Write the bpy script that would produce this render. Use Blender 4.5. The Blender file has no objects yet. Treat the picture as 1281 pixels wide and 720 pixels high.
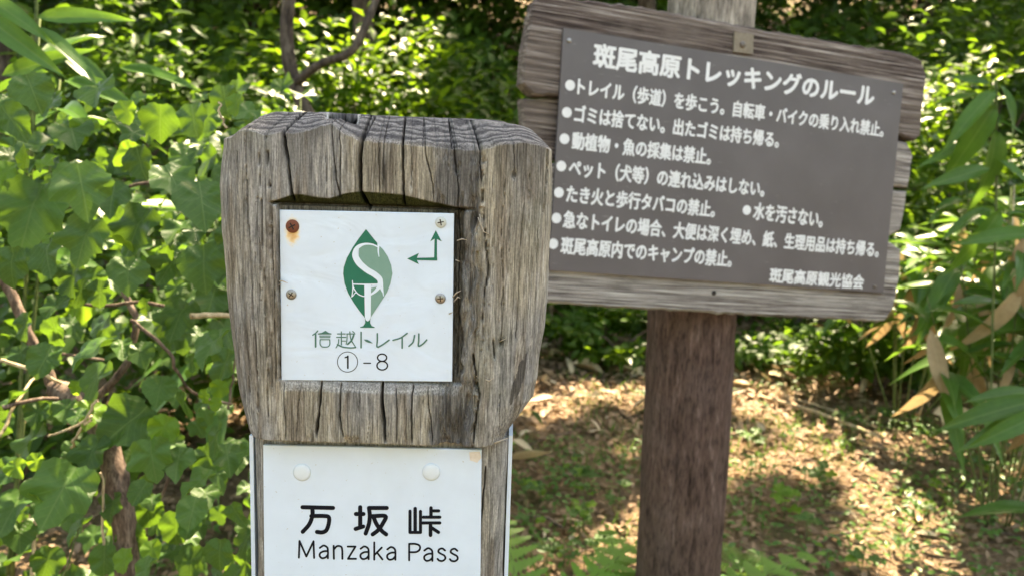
import bpy, math, random
import numpy as np
from mathutils import Vector, Matrix, Quaternion
rng = np.random.default_rng(7); random.seed(7)
scene = bpy.context.scene
C = scene.collection
R = math.radians

# ------------------------------------------------------------------ camera
F = 967.0; CX, CY = 640.5, 360.0
PITCH = R(8.2); ROLL = R(1.9); CAMZ = 1.12
_f = Vector((0, math.cos(PITCH), -math.sin(PITCH)))
_r0 = Vector((1, 0, 0)); _u0 = Vector((0, math.sin(PITCH), math.cos(PITCH)))
_r = _r0*math.cos(ROLL) + _u0*math.sin(ROLL)
_u = _u0*math.cos(ROLL) - _r0*math.sin(ROLL)
CAM = Vector((0, 0, CAMZ))
cd = bpy.data.cameras.new('camera'); cam = bpy.data.objects.new('camera', cd); C.objects.link(cam)
cam.matrix_world = Matrix((( _r.x, _u.x, -_f.x, 0), (_r.y, _u.y, -_f.y, 0), (_r.z, _u.z, -_f.z, CAMZ), (0, 0, 0, 1)))
cd.sensor_width = 36; cd.lens = 36*F/1281; cd.clip_start = .02; cd.clip_end = 600
cd.dof.use_dof = True; cd.dof.focus_distance = .485; cd.dof.aperture_fstop = 11.5
scene.camera = cam

# ------------------------------------------------------------------ sky, sun, exposure
SUN_EL, SUN_AZ = R(54), R(14)          # the sun stands behind the scene, a little to the right (azimuth from +Y to +X)
SUNV = Vector((math.sin(SUN_AZ)*math.cos(SUN_EL), math.cos(SUN_AZ)*math.cos(SUN_EL), math.sin(SUN_EL)))
w = bpy.data.worlds.new('World'); scene.world = w; w.use_nodes = True
nt = w.node_tree; bg = nt.nodes['Background']
sky = nt.nodes.new('ShaderNodeTexSky'); sky.sky_type = 'NISHITA'; sky.sun_disc = False
sky.sun_elevation = SUN_EL; sky.sun_rotation = SUN_AZ; sky.air_density = 1.0; sky.dust_density = 2.5
nt.links.new(sky.outputs[0], bg.inputs[0]); bg.inputs[1].default_value = .15
sl = bpy.data.lights.new('sun', 'SUN'); sl.energy = 4.2; sl.angle = R(.53); sl.color = (1, .95, .86)
so = bpy.data.objects.new('sun', sl); C.objects.link(so)
so.rotation_euler = (-SUNV).to_track_quat('-Z', 'Y').to_euler(); so.location = (0, 0, 20)
vs = scene.view_settings
vs.view_transform = 'Standard'; vs.look = 'None'; vs.gamma = 1; vs.use_curve_mapping = False
vs.exposure = 2.95
vs.use_white_balance = True; vs.white_balance_temperature = 9000; vs.white_balance_tint = 14
scene.cycles.max_bounces = 8; scene.cycles.transmission_bounces = 6; scene.cycles.use_denoising = True

# ------------------------------------------------------------------ helpers
def ray(px, py):
    return _f + _r*((px-CX)/F) - _u*((py-CY)/F)
def on_y(px, py, Y):                   # point at distance Y (world y) seen at a photo pixel
    d = ray(px, py); t = Y/d.y; return CAM + d*t
def on_ground(px, py, z=0.0):
    d = ray(px, py); t = (z-CAMZ)/d.z; return CAM + d*t
def tag(o, label=None, cat=None, group=None, kind=None):
    if label: o['label'] = label
    if cat: o['category'] = cat
    if group: o['group'] = group
    if kind: o['kind'] = kind
    return o
def empty(name, loc=(0, 0, 0), rz=0):
    o = bpy.data.objects.new(name, None); C.objects.link(o); o.location = loc; o.rotation_euler = (0, 0, rz)
    o.empty_display_size = .05
    return o
def link(name, me, parent=None):
    o = bpy.data.objects.new(name, me); C.objects.link(o)
    if parent is not None:
        o.parent = parent
        o.matrix_parent_inverse = Matrix.Identity(4)
    return o
def mesh(name, V, Fc, mat=None, smooth=True, attrs=None, uv=None):
    """V (n,3); Fc (m,k) array of equal-size faces or list of faces"""
    me = bpy.data.meshes.new(name)
    V = np.asarray(V, dtype=np.float32)
    if isinstance(Fc, np.ndarray):
        me.vertices.add(len(V)); me.vertices.foreach_set('co', V.ravel())
        n, k = Fc.shape
        me.loops.add(n*k); me.loops.foreach_set('vertex_index', Fc.ravel().astype(np.int32))
        me.polygons.add(n); me.polygons.foreach_set('loop_start', np.arange(0, n*k, k, dtype=np.int32))
        me.polygons.foreach_set('loop_total', np.full(n, k, dtype=np.int32))
    else:
        me.from_pydata([tuple(map(float, v)) for v in V], [], [tuple(int(i) for i in f) for f in Fc])
    if uv is not None:                 # per-vertex uv
        l = me.uv_layers.new(name='UVMap'); idx = np.empty(len(me.loops), dtype=np.int32)
        me.loops.foreach_get('vertex_index', idx)
        l.data.foreach_set('uv', np.asarray(uv, dtype=np.float32)[idx].ravel())
    for kx, a in (attrs or {}).items():
        a = np.asarray(a, dtype=np.float32)
        if a.ndim == 1:
            me.attributes.new(kx, 'FLOAT', 'POINT').data.foreach_set('value', a)
        else:
            if a.shape[1] == 3: a = np.concatenate([a, np.ones((len(a), 1), np.float32)], 1)
            me.attributes.new(kx, 'FLOAT_COLOR', 'POINT').data.foreach_set('color', a.ravel())
    me.update(calc_edges=True); me.validate()
    me.polygons.foreach_set('use_smooth', np.full(len(me.polygons), smooth))
    if mat: me.materials.append(mat)
    return me
class MB:
    def __init__(s): s.V = []; s.F = []
    def add(s, V, Fc):
        b = len(s.V); s.V += [tuple(v) for v in V]; s.F += [tuple(i+b for i in f) for f in Fc]; return s
    def box(s, lo, hi):
        (a, b, c), (d, e, f) = lo, hi
        return s.add([(a,b,c),(d,b,c),(d,e,c),(a,e,c),(a,b,f),(d,b,f),(d,e,f),(a,e,f)],
                     [(0,3,2,1),(4,5,6,7),(0,1,5,4),(1,2,6,5),(2,3,7,6),(3,0,4,7)])
    def tube(s, pts, rad, n=8, cap=True):
        pts = [Vector(p) for p in pts]
        if not hasattr(rad, '__len__'): rad = [rad]*len(pts)
        V = []; Fc = []; up = None
        for i, p in enumerate(pts):
            t = (pts[min(i+1, len(pts)-1)] - pts[max(i-1, 0)]).normalized()
            if up is None: up = t.orthogonal().normalized()
            up = (up - t*up.dot(t)).normalized(); sd = t.cross(up)
            for k in range(n):
                a = 2*math.pi*k/n
                V.append(p + (up*math.cos(a) + sd*math.sin(a))*rad[i])
        for i in range(len(pts)-1):
            for k in range(n):
                a = i*n+k; b = i*n+(k+1) % n
                Fc.append((a, b, b+n, a+n))
        if cap:
            Fc.append(tuple(range(n))[::-1]); Fc.append(tuple((len(pts)-1)*n+k for k in range(n)))
        return s.add(V, Fc)
    def me(s, name, mat, smooth=True):
        return mesh(name, np.array([tuple(v) for v in s.V]), s.F, mat, smooth)
def _h(ix, iy, seed):
    n = (ix.astype(np.int64)*374761393 + iy.astype(np.int64)*668265263 + seed*1442695041) & 0x7fffffff
    n = ((n ^ (n >> 13))*1274126177) & 0x7fffffff
    n = (n ^ (n >> 16)) & 0x7fffffff
    return (n % 100003)/100003.0
def vnoise(x, y, seed=0):
    x = np.asarray(x, float); y = np.asarray(y, float); x, y = np.broadcast_arrays(x, y)
    ix = np.floor(x); iy = np.floor(y); fx = x-ix; fy = y-iy
    fx = fx*fx*(3-2*fx); fy = fy*fy*(3-2*fy)
    a = _h(ix, iy, seed); b = _h(ix+1, iy, seed); c = _h(ix, iy+1, seed); d = _h(ix+1, iy+1, seed)
    return (a*(1-fx)+b*fx)*(1-fy) + (c*(1-fx)+d*fx)*fy
def fbm(x, y, seed=0, o=4):
    s = 0; a = 1; t = 0
    for k in range(o):
        s = s + a*vnoise(x*2**k, y*2**k, seed+17*k); t += a; a *= .5
    return s/t
def sm(e0, e1, x):
    t = np.clip((x-e0)/(e1-e0), 0, 1); return t*t*(3-2*t)

# ------------------------------------------------------------------ materials
def newmat(name):
    m = bpy.data.materials.new(name); m.use_nodes = True
    return m, m.node_tree.nodes, m.node_tree.links, m.node_tree.nodes['Principled BSDF']
def col(c): return (c[0], c[1], c[2], 1)
def ramp(N, stops):
    r = N.new('ShaderNodeValToRGB'); e = r.color_ramp.elements
    while len(e) < len(stops): e.new(.5)
    for i, (p, c) in enumerate(stops): e[i].position = p; e[i].color = col(c)
    return r
def noise_node(N, L, scale, detail=4, vec=None, rough=.5):
    n = N.new('ShaderNodeTexNoise'); n.inputs['Scale'].default_value = scale
    n.inputs['Detail'].default_value = detail; n.inputs['Roughness'].default_value = rough
    if vec is not None: L.new(vec, n.inputs['Vector'])
    return n
def coords(N, L, scale=(1, 1, 1), out='Object'):
    t = N.new('ShaderNodeTexCoord'); m = N.new('ShaderNodeMapping'); m.inputs['Scale'].default_value = scale
    L.new(t.outputs[out], m.inputs['Vector']); return m.outputs[0]
def mixc(N, L, fac, a, b, mode='MIX'):
    m = N.new('ShaderNodeMix'); m.data_type = 'RGBA'; m.blend_type = mode
    for s, v in ((0, fac), (6, a), (7, b)):
        if hasattr(v, 'is_linked') or hasattr(v, 'links'): L.new(v, m.inputs[s])
        elif isinstance(v, tuple): m.inputs[s].default_value = col(v)
        else: m.inputs[s].default_value = v
    return m.outputs[2]
def bump(N, L, height, strength, dist, bsdf):
    b = N.new('ShaderNodeBump'); b.inputs['Strength'].default_value = strength; b.inputs['Distance'].default_value = dist
    L.new(height, b.inputs['Height']); L.new(b.outputs[0], bsdf.inputs['Normal']); return b
def math_(N, L, op, a, b=None):
    m = N.new('ShaderNodeMath'); m.operation = op
    for i, v in enumerate((a, b)):
        if v is None: continue
        if isinstance(v, (int, float)): m.inputs[i].default_value = v
        else: L.new(v, m.inputs[i])
    return m.outputs[0]

def wood_attr_mat():
    m, N, L, B = newmat('weathered_post_wood')
    a = N.new('ShaderNodeAttribute'); a.attribute_name = 'wcol'
    fine = noise_node(N, L, 1.0, 5, coords(N, L, (1500, 1500, 70)))
    r = ramp(N, [(.30, (.42, .42, .42)), (.5, (.98, .98, .98)), (.72, (1.42, 1.42, 1.42))])
    L.new(fine.outputs[0], r.inputs[0])
    c = mixc(N, L, 1.0, a.outputs['Color'], r.outputs[0], 'MULTIPLY')
    f2 = noise_node(N, L, 1.0, 4, coords(N, L, (620, 620, 9)), .65); r2 = ramp(N, [(.34, (.30, .30, .30)), (.43, (1, 1, 1))]); L.new(f2.outputs[0], r2.inputs[0])
    c = mixc(N, L, 1.0, c, mixc(N, L, math_(N, L, 'MULTIPLY', noise_node(N, L, 28, 2, coords(N, L)).outputs[0], 1.25), (1., 1., 1.), r2.outputs[0]), 'MULTIPLY')
    f3 = noise_node(N, L, 1.0, 3, coords(N, L, (900, 900, 500)), .7); r3 = ramp(N, [(.35, (.78, .78, .78)), (.65, (1.15, 1.15, 1.15))]); L.new(f3.outputs[0], r3.inputs[0])
    c = mixc(N, L, 1.0, c, r3.outputs[0], 'MULTIPLY')
    L.new(c, B.inputs['Base Color']); B.inputs['Roughness'].default_value = .85
    B.inputs['Specular IOR Level'].default_value = .06
    bump(N, L, fine.outputs[0], .5, .0005, B)
    return m
M = {'post_wood': wood_attr_mat()}

def grain_mat(name, stops, sc, rot=None, rough=.8, bd=.0015, patches=None, bs=.8):
    m, N, L, B = newmat(name)
    v = coords(N, L, sc)
    n1 = noise_node(N, L, 1.0, 7, v, .62)
    r = ramp(N, stops); L.new(n1.outputs[0], r.inputs[0]); c = r.outputs[0]
    if patches:
        n2 = noise_node(N, L, patches[1], 4, coords(N, L, (1, 1, 1)), .6)
        rr = ramp(N, [(.44, (0, 0, 0)), (.62, (1, 1, 1))]); L.new(n2.outputs[0], rr.inputs[0])
        c = mixc(N, L, rr.outputs[0], c, mixc(N, L, .5, c, patches[0]))
    nf = noise_node(N, L, 1.0, 6, coords(N, L, tuple(q*3.1 for q in sc)), .7); rf = ramp(N, [(.36, (.45, .45, .45)), (.5, (1, 1, 1)), (.68, (1.35, 1.35, 1.35))]); L.new(nf.outputs[0], rf.inputs[0])
    c = mixc(N, L, 1.0, c, rf.outputs[0], 'MULTIPLY'); h_ = math_(N, L, 'ADD', n1.outputs[0], math_(N, L, 'MULTIPLY', nf.outputs[0], .5))
    L.new(c, B.inputs['Base Color']); B.inputs['Roughness'].default_value = rough
    B.inputs['Specular IOR Level'].default_value = .12
    bump(N, L, h_, bs, bd, B)
    return m
M['plank'] = grain_mat('weathered_plank_wood', [(.30, (.05, .038, .033)), (.44, (.17, .145, .13)), (.54, (.36, .33, .30)), (.68, (.58, .55, .50))],
                       (5, 60, 240), bd=.003, patches=((.34, .31, .28), 9))
M['plank_dark'] = grain_mat('dark_brown_plank_wood', [(.36, (.020, .014, .012)), (.47, (.085, .063, .055)), (.56, (.20, .165, .145)), (.68, (.46, .42, .38))],
                       (5, 60, 240), bd=.003, patches=((.20, .165, .14), 7))
M['log'] = grain_mat('brown_stained_log', [(.30, (.022, .012, .010)), (.40, (.078, .048, .038)), (.58, (.125, .078, .063)), (.78, (.26, .185, .155))],
                     (75, 75, 14), bd=.004, patches=((.125, .085, .072), 16))
M['pale_log'] = grain_mat('bleached_log', [(.30, (.10, .09, .075)), (.5, (.28, .25, .21)), (.72, (.48, .44, .38))],
                     (75, 75, 11), bd=.003, patches=((.16, .14, .12), 20))
M['bark'] = grain_mat('shrub_bark', [(.3, (.05, .034, .026)), (.5, (.14, .10, .075)), (.7, (.26, .20, .155))], (120, 120, 30), bd=.002)
M['stem'] = grain_mat('green_stem', [(.3, (.06, .09, .03)), (.7, (.16, .2, .07))], (100, 100, 20), bd=.0005)
M['straw'] = grain_mat('dry_stem', [(.3, (.32, .25, .15)), (.7, (.62, .5, .33))], (100, 100, 20), bd=.0005)
M['tree_bark'] = grain_mat('tree_bark', [(.3, (.03, .022, .018)), (.5, (.09, .07, .055)), (.7, (.17, .14, .11))], (30, 30, 8), bd=.006)

def flat_mat(name, c, rough=.5, metal=0, var=None, spec=.5):
    m, N, L, B = newmat(name)
    B.inputs['Roughness'].default_value = rough; B.inputs['Metallic'].default_value = metal
    B.inputs['Specular IOR Level'].default_value = spec
    if var:
        n = noise_node(N, L, var[1], 4, coords(N, L))
        L.new(mixc(N, L, n.outputs[0], c, var[0]), B.inputs['Base Color'])
    else: B.inputs['Base Color'].default_value = col(c)
    return m
M['black_ink'] = flat_mat('black_ink', (.0035, .005, .010), .7, var=((.006, .008, .014), 300), spec=.15)
M['green_ink'] = flat_mat('green_ink', (.0, .135, .085), .5, var=((.0, .165, .105), 200), spec=.3)
M['pale_green_ink'] = flat_mat('pale_green_ink', (.14, .30, .25), .5, var=((.19, .35, .30), 200), spec=.3)
M['teal_ink'] = flat_mat('teal_ink', (.02, .125, .105), .5, var=((.05, .19, .16), 260))
M['white_ink'] = flat_mat('white_lettering', (.80, .82, .82), .5, var=((.66, .68, .69), 60))
M['white_print'] = flat_mat('white_print', (.64, .77, .90), .4, var=((.68, .80, .92), 60))
M['steel'] = flat_mat('screw_steel', (.42, .43, .42), .38, .85, var=((.22, .2, .18), 900))
M['dull_steel'] = flat_mat('dull_dark_steel', (.1, .09, .085), .55, .5, var=((.2, .17, .14), 500))
M['rust'] = flat_mat('rusty_screw', (.13, .035, .02), .75, .2, var=((.27, .09, .045), 700))
M['painted_screw'] = flat_mat('painted_screw', (.58, .68, .70), .45, var=((.5, .5, .45), 500))
M['slot'] = flat_mat('dark_screw_slot', (.02, .015, .012), .8)  # near-black colour of the screw crosses and one bolt
M['rivet'] = flat_mat('white_rivet', (.70, .80, .88), .25, var=((.64, .74, .82), 200))
M['chip'] = flat_mat('bare_chipped_paint', (.6, .5, .42), .8, var=((.82, .8, .76), 400))

def plate_mat(name, rust_at=None, base=(.63, .775, .93), wrinkle=.35):
    m, N, L, B = newmat(name)
    v = coords(N, L)
    n = noise_node(N, L, 45, 4, v); r = ramp(N, [(.3, tuple(x*.93 for x in base)), (.7, base)])
    L.new(n.outputs[0], r.inputs[0]); c = r.outputs[0]
    sp = noise_node(N, L, 420, 3, v, .7); r2 = ramp(N, [(.67, (0, 0, 0)), (.72, (1, 1, 1))]); L.new(sp.outputs[0], r2.inputs[0])
    c = mixc(N, L, r2.outputs[0], c, (.42, .42, .38))
    if rust_at:
        g = N.new('ShaderNodeTexCoord'); mp = N.new('ShaderNodeMapping'); mp.vector_type = 'POINT'
        s = 1/.0068
        mp.inputs['Scale'].default_value = (s*1.15, 0, s*.62)
        mp.inputs['Location'].default_value = (-rust_at[0]*s*1.15, 0, -(rust_at[1]-.0030)*s*.62)
        L.new(g.outputs['Object'], mp.inputs['Vector'])
        ln = N.new('ShaderNodeVectorMath'); ln.operation = 'LENGTH'; L.new(mp.outputs[0], ln.inputs[0])
        nn = noise_node(N, L, 380, 3, v)
        d = math_(N, L, 'ADD', ln.outputs['Value'], math_(N, L, 'MULTIPLY', math_(N, L, 'SUBTRACT', nn.outputs[0], .5), .7))
        rr = ramp(N, [(.25, (.66, .38, .16)), (.62, (.80, .66, .42)), (1.0, base)]); L.new(d, rr.inputs[0])
        rf = ramp(N, [(.55, (1, 1, 1)), (.98, (0, 0, 0))]); L.new(d, rf.inputs[0])
        c = mixc(N, L, rf.outputs[0], c, rr.outputs[0])
    L.new(c, B.inputs['Base Color']); B.inputs['Roughness'].default_value = .22
    wv = noise_node(N, L, 1.0, 3, coords(N, L, (22, 22, 42)), .5); wv.inputs['Distortion'].default_value = .5
    bump(N, L, wv.outputs[0], wrinkle, .004, B)
    return m
M['name_plate'] = plate_mat('white_enamel', None, wrinkle=.12)

def panel_mat():
    m, N, L, B = newmat('brown_grey_panel')
    v = coords(N, L)
    n = noise_node(N, L, 9, 5, v); r = ramp(N, [(.3, (.090, .079, .083)), (.7, (.118, .105, .110))]); L.new(n.outputs[0], r.inputs[0])
    sc = noise_node(N, L, 1, 6, coords(N, L, (30, 30, 200)), .7); r2 = ramp(N, [(.63, (0, 0, 0)), (.72, (1, 1, 1))]); L.new(sc.outputs[0], r2.inputs[0])
    c = mixc(N, L, math_(N, L, 'MULTIPLY', r2.outputs[0], .6), r.outputs[0], (.36, .34, .34))
    L.new(c, B.inputs['Base Color']); B.inputs['Roughness'].default_value = .42
    bump(N, L, n.outputs[0], .15, .003, B)
    return m
M['panel'] = panel_mat()

def leaf_mat(name, dark, light, trans, tw=.35, rough=.42, veins=True, objrnd=False, vein_col=(.16, .25, .08), bstr=.5, parallel=False, dry=None):
    m, N, L, B = newmat(name)
    if objrnd:
        a = N.new('ShaderNodeObjectInfo'); rnd = a.outputs['Random']
    else:
        a = N.new('ShaderNodeAttribute'); a.attribute_name = 'rnd'; rnd = a.outputs['Fac']
    r = ramp(N, [(0, dark), (.55, tuple((x+y)/2 for x, y in zip(dark, light))), (1, light)]); L.new(rnd, r.inputs[0])
    uv = N.new('ShaderNodeTexCoord')
    blot = noise_node(N, L, 14, 3, uv.outputs['UV'])
    c = mixc(N, L, .45, r.outputs[0], mixc(N, L, blot.outputs[0], tuple(x*.6 for x in dark), tuple(x*1.3 for x in light)))
    h = None
    if veins:
        sx = N.new('ShaderNodeSeparateXYZ'); L.new(uv.outputs['UV'], sx.inputs[0])
        X = math_(N, L, 'ABSOLUTE', sx.outputs[0]); Y = sx.outputs[1]
        if parallel: k = math_(N, L, 'MULTIPLY', X, 150.)
        else: k = math_(N, L, 'MULTIPLY', math_(N, L, 'SUBTRACT', Y, math_(N, L, 'MULTIPLY', X, .85)), 42.)
        s_ = math_(N, L, 'SINE', k)
        lat = math_(N, L, 'POWER', math_(N, L, 'MAXIMUM', s_, 0.), 14 if not parallel else 3)
        mid = math_(N, L, 'SUBTRACT', 1., math_(N, L, 'MINIMUM', math_(N, L, 'MULTIPLY', X, 45 if not parallel else 90), 1.))
        h = math_(N, L, 'MAXIMUM', math_(N, L, 'MULTIPLY', lat, .45 if not parallel else .2), mid)
        c = mixc(N, L, math_(N, L, 'MULTIPLY', h, .55), c, vein_col)
        bump(N, L, math_(N, L, 'SUBTRACT', 1., h), bstr, .0012, B)
    L.new(c, B.inputs['Base Color']); B.inputs['Roughness'].default_value = rough; B.inputs['Specular IOR Level'].default_value = .26
    T = N.new('ShaderNodeBsdfTranslucent')
    L.new(mixc(N, L, .55, c, trans), T.inputs[0])
    mx = N.new('ShaderNodeMixShader'); mx.inputs[0].default_value = tw
    L.new(B.outputs[0], mx.inputs[1]); L.new(T.outputs[0], mx.inputs[2])
    L.new(mx.outputs[0], N['Material Output'].inputs[0])
    return m
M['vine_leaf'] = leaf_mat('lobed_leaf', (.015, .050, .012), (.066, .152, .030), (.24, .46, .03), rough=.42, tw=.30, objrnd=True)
M['vine_fill'] = leaf_mat('shaded_lobed_leaf_mass', (.010, .034, .007), (.045, .11, .018), (.22, .44, .03), rough=.42, tw=.30)  # darker copy of the lobed leaf, so the shrub's depth looks shaded
M['young_leaf'] = leaf_mat('young_yellow_green_leaf', (.06, .15, .018), (.13, .27, .03), (.38, .62, .04), tw=.5, objrnd=True)
M['sasa_leaf'] = leaf_mat('bamboo_grass_leaf', (.02, .07, .014), (.075, .19, .03), (.24, .46, .04), objrnd=True, parallel=True, rough=.35)
M['sasa_dry'] = leaf_mat('dry_bamboo_leaf', (.22, .13, .06), (.55, .42, .25), (.45, .30, .12), tw=.25, objrnd=True, parallel=True, rough=.6, vein_col=(.5, .4, .25))
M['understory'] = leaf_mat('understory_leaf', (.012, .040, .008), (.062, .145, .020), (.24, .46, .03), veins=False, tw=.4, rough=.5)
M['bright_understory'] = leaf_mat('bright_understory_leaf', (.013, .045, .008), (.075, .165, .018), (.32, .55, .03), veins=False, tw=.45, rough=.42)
M['canopy'] = leaf_mat('canopy_leaf', (.035, .085, .02), (.08, .17, .03), (.24, .44, .03), veins=False, tw=.4)
M['fern'] = leaf_mat('fern_leaf', (.09, .22, .04), (.17, .36, .06), (.34, .56, .05), veins=False, tw=.4, objrnd=True)
M['cover'] = leaf_mat('ground_plant_leaf', (.035, .11, .025), (.10, .22, .045), (.22, .44, .05), veins=False, tw=.3)
M['litter'] = leaf_mat('leaf_litter', (.11, .068, .040), (.42, .29, .18), (.3, .18, .08), veins=False, tw=.12, rough=.75)
M['dry_leaf'] = leaf_mat('dry_ground_leaf', (.38, .27, .15), (.72, .60, .42), (.5, .35, .15), tw=.15, objrnd=True, parallel=True, rough=.6, vein_col=(.6, .5, .32))

def ground_mat():
    m, N, L, B = newmat('forest_floor')
    v = coords(N, L)
    n = noise_node(N, L, 3, 8, v, .7); n2 = noise_node(N, L, 60, 6, v, .7); n3 = noise_node(N, L, 1.1, 4, v)
    r = ramp(N, [(.3, (.09, .06, .035)), (.5, (.19, .13, .078)), (.7, (.32, .23, .14))]); L.new(n2.outputs[0], r.inputs[0])
    r3 = ramp(N, [(.5, (0, 0, 0)), (.62, (1, 1, 1))]); L.new(n.outputs[0], r3.inputs[0])
    c = mixc(N, L, math_(N, L, 'MULTIPLY', r3.outputs[0], .5), r.outputs[0], (.07, .10, .03))
    L.new(c, B.inputs['Base Color']); B.inputs['Roughness'].default_value = .95; B.inputs['Specular IOR Level'].default_value = .1
    bump(N, L, n2.outputs[0], 1, .02, B)
    return m
M['ground'] = ground_mat()

# ------------------------------------------------------------------ ground
def gz(x, y):
    x = np.asarray(x, float); y = np.asarray(y, float)
    z = .05*(fbm(x*1.2+40, y*1.2+40, 3)-.5)
    z = z + .42*np.clip(y-6.2, 0, 30)*sm(5.8, 8, y) - .2*np.clip(y-14, 0, 60)*sm(12, 18, y)*0
    z = z + .25*np.clip(-x-2.2, 0, 6)*.5 + .12*np.clip(x-3.6, 0, 6)
    z = z*np.where(y > 40, np.clip((160-y)/120, .0, 1), 1)
    return z
def axis(a):
    return np.array(a)
xs = np.concatenate([-np.geomspace(300, 6, 14), np.linspace(-5.5, 5.5, 150), np.geomspace(6, 300, 14)])
ys = np.concatenate([-np.geomspace(300, 3, 10), np.linspace(-2.5, 9, 160), np.geomspace(9.6, 400, 20)])
XX, YY = np.meshgrid(xs, ys); ZZ = gz(XX, YY)
n0, n1 = XX.shape
I = np.arange(n0*n1).reshape(n0, n1)
FF = np.stack([I[:-1, :-1], I[:-1, 1:], I[1:, 1:], I[1:, :-1]], -1).reshape(-1, 4)
g = link('ground', mesh('ground', np.stack([XX, YY, ZZ], -1).reshape(-1, 3), FF, M['ground'])); tag(g, kind='structure')

# ------------------------------------------------------------------ near trail post
YF = .47                                # distance of its front face
def P(px, py, y=YF): return on_y(px, py, y)
def loc_x(px, py=400): return P(px, py).x
# vectorised pixel -> (x, z) on the front plane
def pxz(px, py, y=YF):
    px = np.asarray(px, float); py = np.asarray(py, float)
    a = (px-CX)/F; b = (py-CY)/F
    dx = _f.x+_r.x*a-_u.x*b; dy = _f.y+_r.y*a-_u.y*b; dz = _f.z+_r.z*a-_u.z*b
    t = y/dy; return dx*t, CAMZ+dz*t
_, zz_ = pxz(480, np.array([150., 720.]))
def z_of(py): return pxz(480, py)[1]
def lx(px, py=400.): return pxz(px, py)[0]
XC = float(lx(479, 420))
MM = YF/F*math.cos(PITCH)*1.0            # metres per photo pixel at the post face (approx.)
marker = empty('trail_marker_post', (XC, YF+.09, 0))
tag(marker, 'weathered grey wooden trail marker post with white metal plates, nearest of all', 'signpost')
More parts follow.
